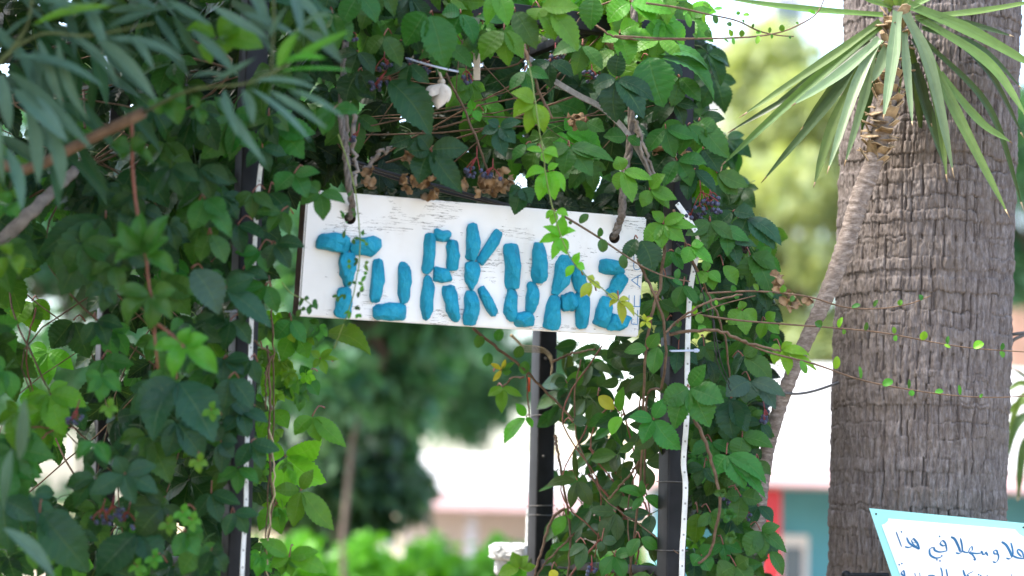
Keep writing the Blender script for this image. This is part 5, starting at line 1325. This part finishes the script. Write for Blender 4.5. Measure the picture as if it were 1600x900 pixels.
# cable between yucca and palm, bracket right of the palm
tag(MB().tube(spline([at(1226, 615, 5.36), at(1250, 615, 5.40), at(1275, 610, 5.45), at(1310, 598, 5.52)], 14), .0032, 6).obj('cable', M['wire']), 'grey cable running from the yucca trunk to the palm', 'cable')
br = root('wire_bracket', 'grey bent wire bracket on the right side of the palm trunk', 'bracket')
for a in (((1562, 525), (1640, 515)), ((1566, 548), (1585, 530), (1640, 505))):
    b = MB(); b.tube([at(x, y, 5.6) for x, y in a], .0045, 6); b.obj('rod', M['wire'], br)
b = MB(); b.tube([at(1560, 558, 5.6), at(1562, 625, 5.6)], .004, 6); b.obj('rod', M['wire'], br)

# ================================================================== welcome plate with Arabic writing
ws = root('welcome_sign', 'white plate with turquoise border and blue Arabic lettering by the palm', 'sign')
WD = 5.28
def W(px, py, lift=0.0): return at(px, py, WD - lift)
def plate(poly, z0, z1, mat, name, parent):
    n = len(poly); b = MB(); b.add([W(x, y, z1) for x, y in poly] + [W(x, y, z0) for x, y in poly], [tuple(range(n)), tuple(range(2 * n - 1, n - 1, -1))] + [(i, n + i, n + (i + 1) % n, (i + 1) % n) for i in range(n)])
    return b.obj(name, mat, parent, False)
plate([(1358, 794), (1720, 829), (1690, 1040), (1440, 1040)], -.006, 0, M['plate_border'], 'plate', ws)
inner = [(1377.5, 820), (1383, 818), (1387, 814), (1388, 810), (1586, 827), (1592, 834), (1600, 839), (1612, 840), (1700, 846), (1675, 1020), (1452, 1020)]
plate(inner, .0012, .0024, M['plate_white'], 'panel', ws)
for x, y in ((1369, 803), (1599, 824)):
    MB().ball(W(x, y, .002), .0022, 8).obj('nail', M['cable'], ws)
def zz(x, y): return (1300 + x / 5.333, 750 + y / 5.333)
def nibstroke(mb, pts, width, ang=R(38), cut=True):
    P = [Vector((*zz(*q), 0)) for q in pts]
    if len(P) > 2: P = spline(P, 6 * len(P))
    nv = Vector((math.cos(ang), -math.sin(ang), 0)); vs = []
    for i, q in enumerate(P):
        t = (P[min(i + 1, len(P) - 1)] - P[max(i - 1, 0)]).normalized()
        s = Vector((-t.y, t.x, 0)); w = width * (.22 + .78 * abs(t.x * nv.y - t.y * nv.x)) / 5.333
        e = min(1, (i + .6) / 3, (len(P) - i - .4) / 3); w *= .45 + .55 * e
        vs += [q + s * w / 2, q - s * w / 2]
    mb.add([W(v.x, v.y, .0034) for v in vs], [(2 * i, 2 * i + 1, 2 * i + 3, 2 * i + 2) for i in range(len(P) - 1)])
def dot(mb, x, y, r=9): 
    px, py = zz(x, y); r /= 5.333
    mb.add([W(px + dx * r, py + dy * r, .0034) for dx, dy in ((-1, -.3), (.2, -1), (1, .3), (-.2, 1))], [(0, 1, 2, 3)])
inks = {}
def word(x, y):
    k = ('a', sum(x > e for e in (780, 975, 1310, 1400))) if y < 690 and not (540 < x < 600 and y > 690) else ('b', sum(x > e for e in (860, 1050, 1270, 1400)))
    return inks.setdefault(k, MB())
for s_, w_ in (([(533, 430), (552, 480), (580, 556)], 11), ([(622, 478), (640, 520), (668, 548), (640, 562), (606, 556)], 17), ([(668, 548), (700, 560), (728, 576)], 20), ([(728, 578), (712, 528), (676, 484)], 19), ([(676, 486), (664, 510), (690, 548), (716, 545)], 12), ([(676, 520), (706, 524)], 9),
               ([(958, 590), (945, 528), (920, 505), (902, 530), (925, 548), (955, 540)], 17), ([(958, 590), (900, 600), (858, 586), (850, 560)], 19), ([(850, 560), (815, 575), (820, 625), (865, 650), (910, 640), (915, 625)], 19),
               ([(990, 474), (1022, 492), (1050, 545), (1070, 600)], 22), ([(1070, 484), (1082, 540), (1085, 590), (1060, 612), (1030, 606)], 18), ([(1085, 590), (1110, 602), (1136, 604)], 16), ([(1136, 604), (1150, 566), (1166, 556), (1168, 585), (1140, 605)], 14), ([(1140, 606), (1170, 622), (1195, 664), (1178, 662)], 15), ([(1140, 604), (1200, 612), (1240, 608), (1246, 594), (1258, 618), (1276, 616), (1282, 602), (1300, 632)], 18),
               ([(1384, 620), (1372, 588), (1350, 590), (1352, 614), (1384, 620), (1386, 656), (1366, 686), (1338, 680)], 17),
               ([(1412, 514), (1450, 540), (1480, 590), (1500, 640)], 22), ([(1490, 520), (1505, 580), (1505, 630), (1480, 656), (1450, 650)], 18), ([(1505, 630), (1545, 648), (1600, 656)], 18), ([(1600, 655), (1585, 600), (1550, 578), (1548, 605), (1580, 640)], 17), ([(1660, 540), (1670, 600), (1680, 660)], 16),
               ([(905, 728), (916, 765), (922, 830)], 14), ([(950, 738), (962, 800), (965, 840)], 14), ([(608, 800), (596, 756), (578, 778), (600, 800), (640, 830), (600, 850)], 16), ([(690, 775), (700, 830)], 16), ([(730, 772), (738, 830)], 15), ([(800, 795), (850, 800), (880, 840)], 17), ([(1092, 748), (1110, 800), (1150, 830)], 18), ([(1180, 760), (1130, 790), (1170, 830)], 17), ([(1290, 790), (1310, 830)], 15), ([(1495, 785), (1510, 840)], 15)):
    nibstroke(word(s_[0][0], s_[0][1]), s_, w_)
for x, y in ((579, 432), (896, 470), (874, 664), (900, 674), (560, 706), (582, 696), (1222, 788), (1240, 796)): dot(word(x, y), x, y)
for b in inks.values(): b.obj('word', M['plate_ink'], ws, False)
q0 = W(1560, 1030, -.03)
b = MB(); b.box((q0.x, q0.y, q0.z / 2 + .05), .04, .03, q0.z + .1, bev=.003); b.obj('stake', M['grey_wood'], ws)
# dark clamp low on the palm
b = MB(); A_ = at(1322, 899, 5.36); B_ = at(1388, 899, 5.38)
tag(b.tube(spline([A_, (A_ + B_) / 2, B_], 6), .006, 8).ball(A_, .011, 10).obj('lamp_clamp', M['black_metal']), 'dark metal clamp at the photo\'s bottom edge beside the Arabic plate', 'clamp')
print('BOARD', BD, BW, BH, 'objects', len(bpy.data.objects))
